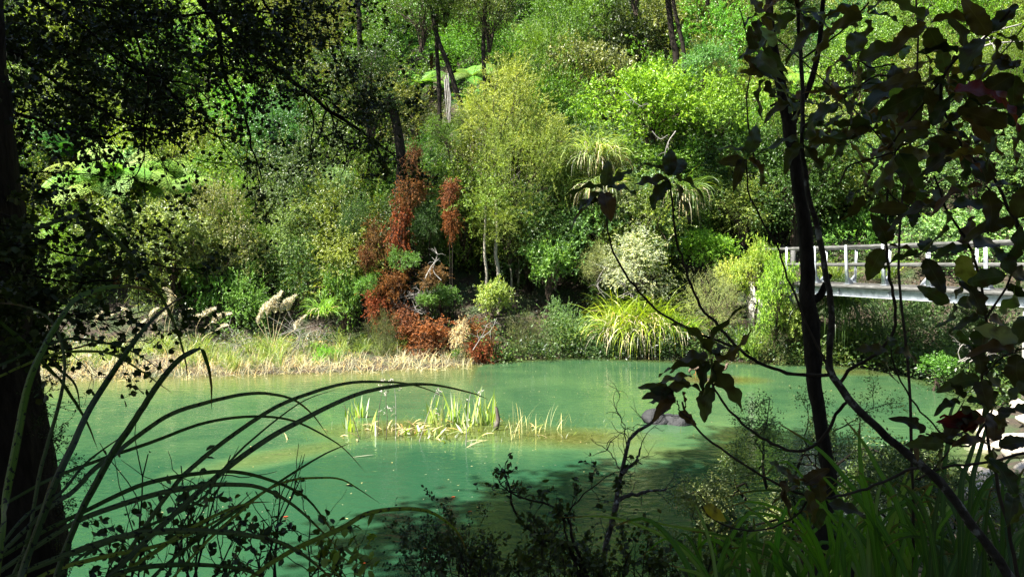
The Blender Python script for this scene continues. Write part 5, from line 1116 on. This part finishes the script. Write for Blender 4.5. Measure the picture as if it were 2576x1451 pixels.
def left_flax():
    org = P(-50, 1700, 1.7); t = thing('flax_plant', 'big flax with long arching strap leaves at the lower left', 'flax', org)
    G = (.06, .105, .03); GB = (.13, .24, .03); GY = (.24, .30, .045); GG = (.10, .14, .07)
    B = [([(-20, 1500), (0, 1330), (7, 1267), (33, 1133), (67, 967), (110, 868), (160, 784), (200, 744), (285, 720), (370, 728), (420, 760)], 34, 1.3, 1.9, GB),
         ([(30, 1520), (47, 1450), (90, 1334), (140, 1200), (180, 1117), (214, 1043), (260, 968), (334, 861), (384, 801), (434, 761), (474, 738)], 32, 1.25, 1.9, G),
         ([(120, 1520), (143, 1434), (174, 1350), (207, 1274), (247, 1200), (284, 1133), (334, 1060), (394, 968), (444, 908), (488, 880), (503, 876), (512, 890), (524, 925), (531, 968), (532, 1033)], 25, 1.4, 1.9, G),
         ([(-30, 1420), (67, 1327), (134, 1267), (184, 1234), (234, 1180), (290, 1140), (317, 1117), (417, 1047), (500, 1017), (600, 993), (667, 989), (734, 1003), (784, 1040), (828, 1100)], 17, 1.6, 2.2, GG),
         ([(-30, 1290), (100, 1217), (167, 1187), (267, 1150), (377, 1113), (500, 1067), (600, 1049), (700, 1050), (768, 1070), (859, 1123), (922, 1190)], 11, 1.7, 2.3, G),
         ([(250, 1520), (300, 1420), (427, 1234), (500, 1160), (600, 1083), (700, 1020), (800, 982), (880, 962), (960, 960), (1020, 964), (1070, 977), (1125, 1000)], 15, 1.7, 2.4, GG),
         ([(220, 1520), (277, 1447), (400, 1327), (550, 1193), (667, 1107), (770, 1050), (859, 1007), (926, 983), (1026, 967), (1100, 969), (1193, 990), (1233, 1007)], 19, 1.5, 2.3, GG),
         ([(-30, 1420), (100, 1340), (207, 1288), (334, 1227), (434, 1200), (567, 1185), (667, 1203), (768, 1250), (834, 1333), (854, 1360)], 14, 1.6, 2.1, G),
         ([(-30, 1455), (100, 1367), (200, 1307), (300, 1270), (400, 1240), (500, 1223), (567, 1218), (651, 1225), (734, 1267), (818, 1344), (859, 1390)], 17, 1.5, 2.0, GG),
         ([(-20, 1470), (134, 1407), (267, 1360), (367, 1340), (500, 1335), (634, 1347), (734, 1377), (818, 1440), (850, 1490)], 20, 1.35, 1.7, GG),
         ([(260, 1490), (300, 1447), (400, 1380), (467, 1334), (567, 1284), (634, 1264), (687, 1262)], 13, 1.6, 1.9, GY),
         ([(590, 1500), (634, 1450), (734, 1384), (859, 1327), (926, 1290), (1009, 1279), (1076, 1285), (1126, 1314), (1159, 1350), (1179, 1400)], 15, 1.7, 2.1, GY),
         ([(340, 1500), (400, 1434), (534, 1327), (667, 1234), (801, 1150), (859, 1123), (882, 1113)], 10, 1.8, 2.2, G),
         ([(400, 1490), (520, 1360), (600, 1290), (667, 1234), (734, 1207), (800, 1201), (859, 1205), (909, 1234), (961, 1269)], 9, 1.8, 2.2, GY),
         ([(-40, 935), (0, 918), (100, 875), (184, 851), (300, 871), (360, 900), (414, 938)], 9, 1.8, 2.1, G),
         ([(-40, 960), (0, 945), (117, 895), (207, 883), (284, 891), (350, 930), (400, 965), (437, 992)], 9, 1.8, 2.1, GY),
         ([(-40, 620), (0, 614), (100, 571), (167, 548), (207, 544), (267, 581), (334, 648), (384, 711), (417, 768), (447, 838), (467, 911), (473, 968)], 14, 1.9, 2.3, GG),
         ([(-40, 770), (0, 811), (67, 868), (134, 941), (160, 968), (217, 1060), (247, 1133)], 13, 1.7, 2.0, G),
         ([(50, 1500), (55, 1450), (83, 1350), (110, 1267), (128, 1200)], 22, 1.45, 1.6, GY),
         ([(280, 1500), (340, 1400), (385, 1335), (440, 1290), (484, 1243), (500, 1225)], 11, 1.6, 1.8, GY),
         ([(-20, 1400), (60, 1300), (150, 1240), (220, 1160), (330, 1080)], 12, 1.5, 1.8, G),
         ([(100, 1500), (200, 1400), (330, 1340), (500, 1260), (560, 1180), (640, 1100), (760, 1010), (859, 975)], 10, 1.6, 2.2, G),
         ([(-30, 930), (40, 900), (90, 880), (150, 930), (190, 970), (203, 1040)], 10, 1.9, 2.1, G),
         ([(-30, 1560), (60, 1380), (100, 1180), (150, 1000), (160, 900), (130, 810), (60, 770), (-40, 760)], 15, 1.6, 1.9, G),
         ([(180, 1520), (300, 1440), (450, 1420), (600, 1430), (700, 1470)], 15, 1.4, 1.6, G),
         ([(0, 1520), (120, 1440), (260, 1400), (420, 1365), (560, 1300), (640, 1230)], 14, 1.45, 1.8, GY),
         ([(0, 60+0), (1, 61)], 0, 1, 1, G)][:-1]
    for pts, w, d0, d1, c in B: strap(t, org, pts, w * .95, d0, d1, tuple(v * .72 for v in c))
left_flax()

# --- leafy scrub at bottom left and bottom centre
def scrub(name, lab, starts, L, r, lev, leafp, col, seed, traced_paths=(), kids=(3, 4), twig='twig', up=.35, keep=1.0, wander=.4, mat='near_leaf', spread=.9):
    rng = np.random.default_rng(seed); T = []; tips = []
    for pts, d0, d1, rr_, n in traced_paths:
        p = traced(pts, d0, d1); p += rng.normal(0, .0025, p.shape); T.append((p, rr_, rr_ * .35)); side_twigs(rng, p, T, tips, n, L * .45, rr_ * .35, 1, up * .5, wander=.5, kids=(2, 4))
    for (x, y, d, dx, dz, ln) in starts:
        grow(rng, P(x, y, d), nrm(np.array([dx, rng.normal(0, .3), dz])), L * ln, r, lev, T, tips, up=up, kids=kids, wander=wander, spread=spread)
    tips = [t_ for t_ in tips if rng.random() < keep]
    return near_plant(name, lab, 'shrub', P(starts[0][0], starts[0][1] + 60, starts[0][2]) if starts else T[0][0][0], T, tips, leafp, twig=twig, col=col, seed=seed, mat=mat)
rs = random.Random(3)
scrub('scrub', 'sparse leafy scrub under the flax blades at bottom left', [(x, 1500, rs.uniform(2.0, 2.6), rs.uniform(-.4, .5), 1, rs.uniform(.5, 1.15)) for x in range(250, 800, 30)], .22, .004, 2, (1, .030, .020, .006, 'round', .4, .25), (.045, .065, .02), 11, keep=.24)
scrub('scrub', 'bare twiggy dead stems poking up behind the flax blades', [(x, 1480, 2.4, dx, 1, l) for x, dx, l in [(330, -.1, 1.5), (400, .3, 1.3), (480, .15, 1.5), (500, -.2, 1.4), (650, .05, 1.2), (690, -.1, 1.1)]], .30, .005, 1, (1, .02, .012, .004, 'round', .4, .25), (.04, .05, .02), 12, keep=.12)
scrub('scrub', 'yellow green leafed sprig at the bottom edge left of centre', [(x, 1480, 2.2, rs.uniform(-.3, .3), 1, .6) for x in (800, 840, 870, 890, 920)], .2, .003, 1, (1, .042, .018, .006, 'round', .5, .25), (.22, .30, .05), 13, keep=.7)
scrub('scrub', 'dark shrub with curled leaves at bottom centre', [(x, 1490, rs.uniform(2.8, 3.6), rs.uniform(-.6, .4), 1, rs.uniform(.5, 1.2)) for x in range(1130, 1840, 15)], .19, .004, 2, (1, .027, .019, .006, 'round', .4, .35), (.06, .08, .025), 14, keep=.42,
      traced_paths=[([(1480, 1470), (1466, 1434), (1426, 1377), (1376, 1360), (1320, 1320), (1290, 1277), (1283, 1240), (1270, 1190)], 3.2, 3.2, .010, 22), ([(1480, 1460), (1470, 1430), (1440, 1350), (1426, 1300), (1376, 1267), (1300, 1247), (1260, 1220)], 3.1, 3.2, .008, 16),
                    ([(1460, 1470), (1420, 1330), (1430, 1290), (1460, 1250), (1500, 1220), (1540, 1190)], 3.1, 3.2, .006, 12), ([(1200, 1500), (1180, 1430), (1150, 1390), (1100, 1370), (1070, 1350)], 3.0, 3.0, .004, 9)])
scrub('scrub', 'fine twigged dark shrub to the left of the curled leaf shrub', [(x, 1490, rs.uniform(2.6, 3.2), rs.uniform(-.6, .2), 1, rs.uniform(.6, 1.1)) for x in range(1060, 1260, 13)], .20, .003, 2, (2, .014, .009, .006, 'round', .4, .2), (.035, .055, .022), 15, keep=.5)
# lichened dead sapling leaning over the water
def dead_sapling():
    rng = np.random.default_rng(44); T = []; tips = []
    for pts, d, r, n in [([(1500, 1520), (1513, 1450), (1526, 1367), (1546, 1287), (1563, 1200), (1577, 1133), (1593, 1093), (1627, 1070), (1653, 1050), (1687, 1023)], 4.0, .019, 12), ([(1545, 1290), (1560, 1254), (1610, 1240), (1677, 1230)], 4.0, .014, 8),
                         ([(1563, 1190), (1593, 1167), (1613, 1127)], 3.9, .012, 5), ([(1560, 1180), (1530, 1130), (1560, 1090), (1600, 1070)], 4.1, .004, 6), ([(1577, 1133), (1570, 1070), (1550, 1030), (1560, 1000)], 4.1, .004, 6)]:
        p = traced(pts, d, d + .2); p += rng.normal(0, .004, p.shape); T.append((p, r, r * .4)); side_twigs(rng, p, T, tips, n, .16, .003, 1, .1, wander=.6, kids=(1, 3))
    t = near_plant('dead_sapling', 'lichen spotted dead sapling leaning over the water at bottom centre', 'dead tree', P(1500, 1560, 4.0), T, [], None, twig='bark_lichen')
dead_sapling()

# --- fine leaved waterside bushes at lower right (growing on the near right bank)
def waterside(lab, starts, L, seed, col, leaf=.032, keep=.85, r=.018):
    rng = np.random.default_rng(seed); T = []; tips = []
    for (x, y, d, dx, ln) in starts:
        grow(rng, P(x, y, d), nrm(np.array([dx, rng.normal(0, .3), .8])), L * ln, r, 3, T, tips, up=.15, kids=(3, 4), wander=.7, shrink=.62, spread=1.1)
    tips = [t_ for t_ in tips if rng.random() < keep]
    near_plant('waterside_bush', lab, 'bush', P(starts[0][0], starts[0][1], starts[0][2]), T, tips, (9, leaf, leaf * .45, .045, 'diamond', .5, .1), twig='bark_dark', col=col, seed=seed, mat='glossy_leaf', group='fine leaved bushes at the near water edge')
waterside('fine leaved bush rising left of the forked trunk over the pool', [(1930, 1230, 7.9, -.3, 1.0), (1990, 1230, 7.8, .1, 1.1), (1880, 1260, 7.9, -.4, .8), (2040, 1230, 7.7, .3, 1.0)], .75, 1, (.11, .17, .05))
waterside('olive fine leaved bush with pale tips low beside the forked trunk', [(1900, 1440, 6.6, -.4, 1.0), (1960, 1450, 6.5, 0, 1.0), (1850, 1400, 6.8, -.3, .9), (2020, 1450, 6.4, .2, .9), (1840, 1330, 7.0, -.2, .6)], .55, 2, (.20, .24, .08))
waterside('wispy fine leaved bush right of the forked trunk over the pool', [(2150, 1250, 7.6, .1, .9), (2230, 1250, 7.6, .3, .9), (2200, 1250, 7.5, .1, 1.0), (2100, 1250, 7.6, 0, .8)], .72, 3, (.09, .15, .045), keep=.5)
waterside('dark fine leaved bush in the lower right behind the grasses', [(2150, 1480, 5.4, 0, 1.1), (2250, 1480, 5.4, .2, 1.1), (2350, 1480, 5.3, .1, 1.1), (2060, 1480, 5.6, -.2, 1), (2450, 1460, 5.4, .2, 1.1), (2540, 1460, 5.4, 0, 1.1)], .6, 4, (.07, .12, .035))
waterside('green fine leaved bush right of the dark leaning branch', [(2330, 1270, 6.6, 0, .8), (2400, 1290, 6.4, .2, .8), (2280, 1260, 6.8, -.1, .7)], .45, 5, (.12, .17, .05), keep=.7)

# --- forked black trunk
def forked():
    rng = np.random.default_rng(7); d = 4.7
    main = [(2075, 1720), (2062, 1520), (2062, 1451), (2058, 1380), (2072, 1300), (2088, 1220), (2078, 1150), (2068, 1090), (2060, 1030), (2050, 980), (2045, 900), (2038, 800), (2030, 745), (2032, 700), (2030, 640), (2024, 560), (2008, 470), (2000, 400), (1988, 340), (1985, 300)]
    rad = [34, 32, 31, 30, 27, 24, 21, 19, 18.5, 18, 19, 22, 24, 21, 19.5, 19, 17, 16, 17, 19]
    org = P(2075, 1720, d); gz = tz(org[0], org[1]); org = np.array([org[0], org[1], gz])
    t = thing('forked_tree', 'slim black forked trunk rising through the right side of the pool view', 'tree', org)
    pp = np.array([P(x, y, d) for x, y in main]); n = 60; p = smooth_path(pp, n); r = np.interp(np.linspace(0, 1, n), np.linspace(0, 1, len(rad)), rad) * d / 1874 * .92
    A = Acc(); A.add(*tube(p - org, r, 12, .05, rng))
    for pts, r0, r1 in [([(1990, 330), (1975, 280), (1968, 230), (1955, 170), (1940, 80), (1930, -60)], 15, 8), ([(1992, 320), (2010, 270), (2035, 220), (2060, 120), (2075, -60)], 9, 5),
                        ([(2034, 760), (2062, 745), (2076, 715), (2090, 690)], 12, 5), ([(1975, 290), (1960, 260), (1938, 268)], 5, 3)]:
        q = smooth_path([P(x, y, d) for x, y in pts], 16); A.add(*tube(q - org, np.linspace(r0, r1, 16) * d / 1874, 10, .05, rng))
    link('trunk', A.mesh('trunk', 'bark_dark', True), t)
    cr = link('crown', CR['canopy'][0], t, P(2020, -700, 5.2) - org, color=(.05, .08, .02)); cr.scale = (.8, .8, .7)
forked()

# --- big toothed-leaf saplings on the right
def toothed(seed, L=.1, Wd=.045, bend=.3, wav=.10, teeth=7):
    rng = np.random.default_rng(seed); nx, ny = 23, 5; u = np.linspace(0, 1, nx); v = np.linspace(-1, 1, ny); U, Vv = np.meshgrid(u, v, indexing='ij')
    w = (np.sin(math.pi * U ** .75) ** .75) * .5 * Wd + .0006
    w = w * (1 + .07 * np.abs(Vv) ** 3 * np.sin(U * math.pi * 2 * 5.5 + seed))
    X = U * L; Y = Vv * w; Z = -bend * L * U ** 2 * .9 + np.abs(Vv) * w * .35 + .62 * wav * L * .35 * np.abs(Vv) ** 2 * np.sin(U * 2 * math.pi * 2.6 + rng.uniform(0, 6) + (Vv > 0) * 1.7) 
    Z += .02 * L * np.sin(U * 9 + seed) ; Y += .05 * L * np.sin(U * 3 + seed)
    V = np.stack([X, Y, Z], -1).reshape(-1, 3); i = np.arange(nx - 1)[:, None] * ny + np.arange(ny - 1)[None, :]
    F = np.stack([i, i + 1, i + ny + 1, i + ny], -1).reshape(-1, 4); uv = np.stack([U, Vv], -1).reshape(-1, 2)
    return mesh_np('leaf', V, F, 'toothed_leaf', True, uv)
TL = [toothed(1, bend=.15, wav=.25), toothed(2, bend=.45, wav=.3), toothed(3, bend=.75, wav=.34), toothed(4, bend=.3, Wd=.052, wav=.2), toothed(5, bend=.95, wav=.36, Wd=.04)]
def put_leaf(par, org, p, dirv, length, col, rng, roll=None, mesh=None):
    """leaf at world p pointing along dirv"""
    x = Vector(nrm(np.asarray(dirv, float))); up = Vector(rng.normal(0, .45, 3) + np.array([0, -.35, .8])); z = (up - x * up.dot(x)).normalized(); y = z.cross(x)
    M = Matrix((x, y, z)).transposed(); o = link('leaf', mesh or TL[rng.integers(len(TL))], par, np.asarray(p) - org, color=col); o.rotation_euler = M.to_euler(); s = length / .1; o.scale = (s, s, s)
LC = [(.055, .07, .018), (.075, .065, .02), (.045, .065, .025), (.09, .055, .025), (.06, .085, .03), (.05, .05, .02)]
def whorl(par, org, x, y, d, n, Ls, rng, ang=None, cols=LC, spread=math.pi):
    c = P(x, y, d)
    for i in range(n):
        a = (2 * math.pi * i / n + rng.uniform(-.4, .4)) if ang is None else ang + rng.uniform(-spread, spread)
        dv = np.array([math.cos(a), rng.normal(0, .45), math.sin(a) * .9 + .05]); dv = nrm(dv)
        put_leaf(par, org, c + dv * .008, dv, Ls * d / 1874 * rng.uniform(.7, 1.15), cols[rng.integers(len(cols))], rng)
def sapling(lab, stems, whorls, singles, seed):
    rng = np.random.default_rng(seed); org = P(stems[0][0][0][0], 1600, stems[0][1]); t = thing('toothed_leaf_sapling', lab, 'sapling', org, 0, 'big toothed leaf saplings at the right')
    for pts, d0, d1, w0, w1 in stems:
        p = traced(pts, d0, d1, max(14, len(pts) * 3)); p += rng.normal(0, .0012, p.shape); k = d0 / 1874 / 2
        link('stem', mesh_np('stem', *tube(p - org, np.linspace(w0 * k * .68, w1 * k * .8, len(p)), 8, .08, rng), 'bark_lichen' if w0 > 30 else 'bark_brown', True), t)
    for w in whorls: whorl(t, org, *w[:5], rng, *w[5:])
    for x, y, d, a, l, col in singles: put_leaf(t, org, P(x, y, d), (math.cos(a), rng.normal(0, .2), math.sin(a)), l * d / 1874, col, rng)
RED = (.13, .014, .012); YG = (.20, .26, .05); YE = (.42, .34, .04)
sapling('tallest sapling with a lichened stem crossing the lower right',
  [([(2600, 1560), (2519, 1417), (2419, 1284), (2352, 1200), (2285, 1143), (2219, 1087), (2152, 1023), (2112, 967), (2092, 941), (2085, 901), (2092, 785), (2078, 691), (2058, 584), (2032, 484), (2018, 367), (2020, 300), (2015, 167), (2008, 33), (2005, -40)], 1.7, 1.9, 38, 11),
   ([(2092, 941), (2018, 943), (1952, 928), (1892, 901), (1860, 880), (1825, 841), (1791, 801), (1761, 768), (1738, 711), (1718, 651), (1700, 600), (1690, 500), (1682, 450)], 1.85, 1.8, 14, 6),
   ([(1860, 880), (1810, 860), (1758, 838), (1718, 818), (1660, 785), (1593, 718), (1560, 668), (1537, 618), (1526, 551), (1526, 484)], 1.8, 1.8, 10, 5),
   ([(2112, 962), (2135, 931), (2185, 901), (2225, 871), (2249, 831), (2252, 768), (2239, 701), (2229, 618), (2229, 534), (2234, 484), (2239, 451), (2252, 384), (2265, 300), (2265, 234)], 1.85, 1.75, 13, 6),
   ([(2132, 1008), (2102, 1043), (2082, 1083), (2055, 1117), (2018, 1133), (1978, 1130), (1925, 1107), (1868, 1063), (1828, 1023), (1795, 973), (1792, 945), (1790, 905)], 1.8, 1.75, 13, 6),
   ([(2082, 921), (2038, 834), (2012, 774), (1978, 684), (1958, 624), (1918, 557), (1885, 484), (1878, 400)], 1.85, 1.8, 9, 5)],
  [(1525, 478, 1.8, 7, 95), (1690, 448, 1.8, 7, 100), (1790, 900, 1.75, 8, 105), (1878, 395, 1.8, 6, 80), (2265, 236, 1.75, 8, 115), (2250, 384, 1.75, 6, 110), (2018, 360, 1.85, 5, 80), (2232, 620, 1.8, 3, 80), (2005, 30, 1.9, 7, 100)],
  [(1795, 975, 1.75, -2.0, 90, (.07, .10, .05)), (1800, 930, 1.75, -.9, 120, (.07, .09, .05)), (1740, 945, 1.75, 3.3, 90, (.13, .13, .05)), (1770, 925, 1.75, 2.9, 110, (.10, .10, .04)), (1430 + 100, 500, 1.8, 3.2, 100, LC[1])], 1)
sapling('low sapling branch with a yellow leaf hanging near the bottom',
  [([(2339, 1190), (2299, 1177), (2219, 1214), (2152, 1237), (2085, 1252), (2035, 1250), (1985, 1230), (1918, 1197), (1851, 1153), (1785, 1107), (1738, 1060), (1725, 1033), (1715, 1010)], 1.9, 1.75, 11, 6),
   ([(2600, 1135), (2486, 1160), (2386, 1173), (2339, 1190), (2310, 1205)], 1.8, 1.85, 11, 8),
   ([(2030, 1260), (2010, 1290), (1960, 1320), (1900, 1335), (1840, 1325), (1785, 1300), (1765, 1270)], 1.8, 1.8, 7, 5),
   ([(1738, 1055), (1712, 1035), (1702, 1005)], 1.75, 1.75, 6, 5)],
  [(1700, 1000, 1.75, 4, 75, 2.6, LC, 1.3), (2020, 1225, 1.8, 5, 75), (1990, 1200, 1.8, 3, 70), (2075, 1270, 1.8, 3, 90)],
  [(1745, 1275, 1.8, 1.9, 55, YG), (1768, 1275, 1.8, -.5, 62, YE), (1755, 1262, 1.8, 2.3, 50, YG), (1700, 1000, 1.75, 2.9, 85, LC[1]), (1700, 965, 1.75, .1, 95, (.16, .15, .06)), (1735, 965, 1.75, 3.3, 80, (.17, .15, .07)), (1715, 985, 1.75, -1.2, 45, (.12, .03, .02)), (1705, 1040, 1.75, -.5, 60, LC[3])], 2)
rw = np.random.default_rng(55)
W3 = [(2150, 150, 1.55, 5, 98), (2330, 215, 1.5, 5, 102), (2420, 134, 1.5, 5, 106), (2500, 90, 1.45, 5, 114), (2180, 40, 1.6, 5, 98), (2080, 60, 1.65, 5, 90), (2330, 60, 1.5, 5, 106), (2560, 180, 1.4, 5, 114), (2460, 260, 1.5, 5, 106), (2120, 260, 1.6, 5, 90), (2350, 330, 1.5, 5, 90), (2420, 380, 1.45, 5, 98), (2540, 330, 1.4, 5, 106), (2200, 320, 1.6, 5, 86)]
sapling('leafy sapling crown in the upper right with a dark red drooping leaf',
  [([(2660, 1000), (2600, 700), (2520, 480), (2430, 380), (2369, 194 + 60), (2369, 194), (2419, 134), (2486, 90), (2540, 30)], 1.6, 1.45, 16, 7), ([(2232, 374), (2285, 307), (2342, 234), (2369, 194)], 1.6, 1.5, 8, 7),
   ([(2018, 320), (2118, 247), (2185, 200), (2239, 190), (2330, 215)], 1.8, 1.6, 8, 5), ([(2018, 150), (2118, 77), (2185, 10)], 1.85, 1.6, 8, 5), ([(2420, 380), (2350, 340), (2300, 330), (2250, 384)], 1.5, 1.7, 6, 5), ([(2108, 467), (2135, 420), (2192, 400), (2252, 384)], 1.75, 1.75, 7, 5), ([(2250, 160), (2200, 170), (2150, 150)], 1.6, 1.55, 6, 5)],
  W3, [(2400, 225, 1.4, -.1, 140, RED), (2500, 230, 1.35, -.9, 120, RED), (2380, 395, 1.4, .2, 110, (.20, .17, .05)), (2410, 385, 1.4, -.5, 80, (.18, .07, .05)), (2070, 345, 1.6, .1, 130, (.09, .13, .08)), (2265, 150, 1.6, 1.2, 60, (.18, .32, .08)), (2250, 210, 1.6, -1.2, 70, (.18, .32, .08)), (2360, 440, 1.5, -.6, 100, (.14, .22, .05)), (1945, 120, 1.7, 2.0, 60, (.20, .28, .16))], 3)  # brighter green paint stands for sunlight shining through those leaves
W4 = [(2380, 520, 1.6, 4, 98), (2480, 470, 1.5, 4, 102), (2560, 560, 1.5, 4, 102), (2440, 620, 1.6, 4, 94), (2330, 640, 1.7, 4, 82), (2540, 700, 1.5, 4, 98), (2400, 760, 1.7, 4, 86), (2480, 800, 1.6, 4, 94), (2240, 880, 1.7, 4, 73), (2560, 880, 1.5, 4, 98), (2470, 950, 1.6, 6, 98), (2540, 1020, 1.5, 4, 90), (2420, 1010, 1.6, 4, 77), (2380, 1110, 1.6, 4, 82), (2500, 1120, 1.6, 4, 86), (2560, 1250, 1.5, 4, 90), (2290, 520, 1.7, 4, 77), (2170, 480, 1.75, 4, 73), (2330, 1090, 1.65, 3, 69)]
sapling('sapling at the right edge screening the bridge with brown toothed leaves',
  [([(2576, 1520), (2540, 1350), (2500, 1180), (2480, 1060), (2470, 950), (2480, 800), (2440, 620), (2380, 520), (2350, 440)], 1.7, 1.6, 14, 6), ([(2480, 800), (2540, 700), (2560, 560), (2480, 470)], 1.6, 1.5, 8, 5), ([(2480, 1060), (2440, 1120), (2380, 1110), (2330, 1090)], 1.65, 1.6, 8, 5),
   ([(2340, 1190), (2390, 1120), (2340, 1060), (2290, 1000), (2250, 920), (2240, 880)], 1.75, 1.7, 7, 5), ([(2470, 950), (2520, 900), (2560, 880)], 1.6, 1.5, 6, 5), ([(2440, 620), (2380, 640), (2330, 640)], 1.6, 1.7, 5, 4), ([(2480, 800), (2430, 790), (2400, 760)], 1.6, 1.7, 5, 4), ([(2234, 484), (2200, 500), (2170, 480)], 1.75, 1.75, 5, 4), ([(2234, 484), (2262, 510), (2290, 520)], 1.75, 1.7, 5, 4)],
  W4, [(2480, 1052, 1.6, 3.3, 100, (.25, .09, .06)), (2460, 1065, 1.6, 3.1, 95, RED), (2440, 1055, 1.6, 2.9, 90, RED), (2420, 640, 1.55, -1.3, 100, (.22, .26, .07)), (2420, 830, 1.6, -1.0, 80, (.14, .24, .06)), (2510, 780, 1.5, .6, 120, (.14, .22, .06)), (2560, 850, 1.5, 2.9, 110, (.26, .30, .15))], 4)
# extra leafy filler whorls high at right, farther back
ff = []
for _ in range(16):
    x = rw.uniform(1880, 2560); y = rw.uniform(-20, 420); ff.append((x, y, rw.uniform(2.3, 3.2), 6, rw.uniform(60, 85)))
sapling('taller sapling behind with smaller dark leaves in the upper right',
  [([(2300, 1500), (2290, 1000), (2262, 700), (2270, 500), (2300, 300), (2310, 100), (2300, -60)], 2.6, 2.8, 12, 6), ([(2290, 450), (2200, 330), (2100, 230), (1980, 120), (1900, 60)], 2.7, 2.9, 7, 4), ([(2300, 350), (2400, 250), (2500, 160), (2580, 60)], 2.7, 2.6, 7, 4), ([(1900, 420), (1886, 330), (1878, 250), (1890, 150), (1860, 20)], 2.8, 2.8, 6, 4)], ff, [], 5)

# --- green strap grass at the lower right
def right_grass(lab, seed, n, xr, dr, Lr, col, traced_b=()):
    rng = np.random.default_rng(seed); org = P((xr[0] + xr[1]) / 2, 1650, sum(dr) / 2); t = thing('strap_grass', lab, 'grass clump', org, 0, 'strap grasses at the lower right')
    for pts, w, d0, d1, c in traced_b: strap(t, org, pts, w, d0, d1, c, mat='grass_blade')
    for i in range(n):
        x0 = rng.uniform(*xr); d = rng.uniform(*dr); L = rng.uniform(*Lr); lean = rng.normal(0, .35); y0 = 1540; 
        x1 = x0 + lean * L * .5; y1 = y0 - L * .6; x2 = x0 + lean * L * 1.2; y2 = y0 - L * rng.uniform(.75, .98); x3 = x2 + lean * L * rng.uniform(.2, .9); y3 = y2 + L * rng.uniform(-.1, .35) * min(1, abs(lean) * 3)
        c = col[rng.integers(len(col))]; strap(t, org, [(x0, y0), (x1, y1), (x2, y2), (x3, y3)], rng.uniform(8, 17), d, d + rng.uniform(-.2, .3), c, mat='grass_blade', n=14)
GC = [(.10, .24, .025), (.07, .17, .03), (.13, .28, .03), (.06, .13, .03), (.20, .30, .08)]
right_grass('bright green strap grass clump at the bottom right of the forked trunk', 1, 60, (2080, 2330), (2.3, 3.0), (160, 420), GC,
  [([(2215, 1500), (2199, 1367), (2169, 1200), (2162, 1100), (2165, 1043)], 17, 2.4, 2.5, (.12, .27, .03)), ([(2300, 1500), (2260, 1400), (2200, 1300), (2150, 1233), (2085, 1153), (2032, 1110), (1952, 1060)], 16, 2.4, 2.6, (.10, .24, .04)), ([(2300, 1400), (2252, 1254), (2212, 1184), (2172, 1113), (2118, 1047)], 15, 2.5, 2.6, (.12, .26, .04)),
   ([(2180, 1480), (2160, 1360), (2100, 1280), (2060, 1220)], 14, 2.3, 2.4, (.12, .24, .04)), ([(1950, 1420), (1960, 1330), (1990, 1250)], 16, 2.4, 2.4, (.10, .30, .03))])
right_grass('strap grass clump left of the forked trunk along the bottom edge', 2, 60, (1740, 2080), (2.4, 3.2), (110, 300), GC, [([(2060, 1480), (2020, 1400), (1950, 1330), (1900, 1290), (1860, 1260)], 13, 2.4, 2.5, (.12, .24, .04))])
right_grass('dark strap grass clump in the bottom right corner', 3, 46, (2330, 2600), (2.0, 2.8), (200, 430), [(.05, .11, .03), (.07, .15, .03), (.05, .09, .03)],
  [([(2420, 1500), (2419, 1234), (2435, 1167), (2469, 1067), (2486, 1010)], 17, 2.0, 2.1, (.05, .10, .03)), ([(2440, 1500), (2445, 1234), (2462, 1150), (2490, 1050), (2510, 990)], 16, 2.0, 2.1, (.05, .10, .03)), ([(2380, 1100), (2395, 1030), (2420, 985)], 9, 2.1, 2.2, (.06, .13, .03)), ([(2370, 1300), (2380, 1150), (2400, 1060), (2430, 1000)], 12, 2.1, 2.2, (.06, .13, .04)), ([(2560, 1500), (2530, 1300), (2500, 1200), (2480, 1150)], 16, 2.0, 2.2, (.05, .10, .05))])

# ------------------------------------------------------------------ near bank forest that shades the viewpoint
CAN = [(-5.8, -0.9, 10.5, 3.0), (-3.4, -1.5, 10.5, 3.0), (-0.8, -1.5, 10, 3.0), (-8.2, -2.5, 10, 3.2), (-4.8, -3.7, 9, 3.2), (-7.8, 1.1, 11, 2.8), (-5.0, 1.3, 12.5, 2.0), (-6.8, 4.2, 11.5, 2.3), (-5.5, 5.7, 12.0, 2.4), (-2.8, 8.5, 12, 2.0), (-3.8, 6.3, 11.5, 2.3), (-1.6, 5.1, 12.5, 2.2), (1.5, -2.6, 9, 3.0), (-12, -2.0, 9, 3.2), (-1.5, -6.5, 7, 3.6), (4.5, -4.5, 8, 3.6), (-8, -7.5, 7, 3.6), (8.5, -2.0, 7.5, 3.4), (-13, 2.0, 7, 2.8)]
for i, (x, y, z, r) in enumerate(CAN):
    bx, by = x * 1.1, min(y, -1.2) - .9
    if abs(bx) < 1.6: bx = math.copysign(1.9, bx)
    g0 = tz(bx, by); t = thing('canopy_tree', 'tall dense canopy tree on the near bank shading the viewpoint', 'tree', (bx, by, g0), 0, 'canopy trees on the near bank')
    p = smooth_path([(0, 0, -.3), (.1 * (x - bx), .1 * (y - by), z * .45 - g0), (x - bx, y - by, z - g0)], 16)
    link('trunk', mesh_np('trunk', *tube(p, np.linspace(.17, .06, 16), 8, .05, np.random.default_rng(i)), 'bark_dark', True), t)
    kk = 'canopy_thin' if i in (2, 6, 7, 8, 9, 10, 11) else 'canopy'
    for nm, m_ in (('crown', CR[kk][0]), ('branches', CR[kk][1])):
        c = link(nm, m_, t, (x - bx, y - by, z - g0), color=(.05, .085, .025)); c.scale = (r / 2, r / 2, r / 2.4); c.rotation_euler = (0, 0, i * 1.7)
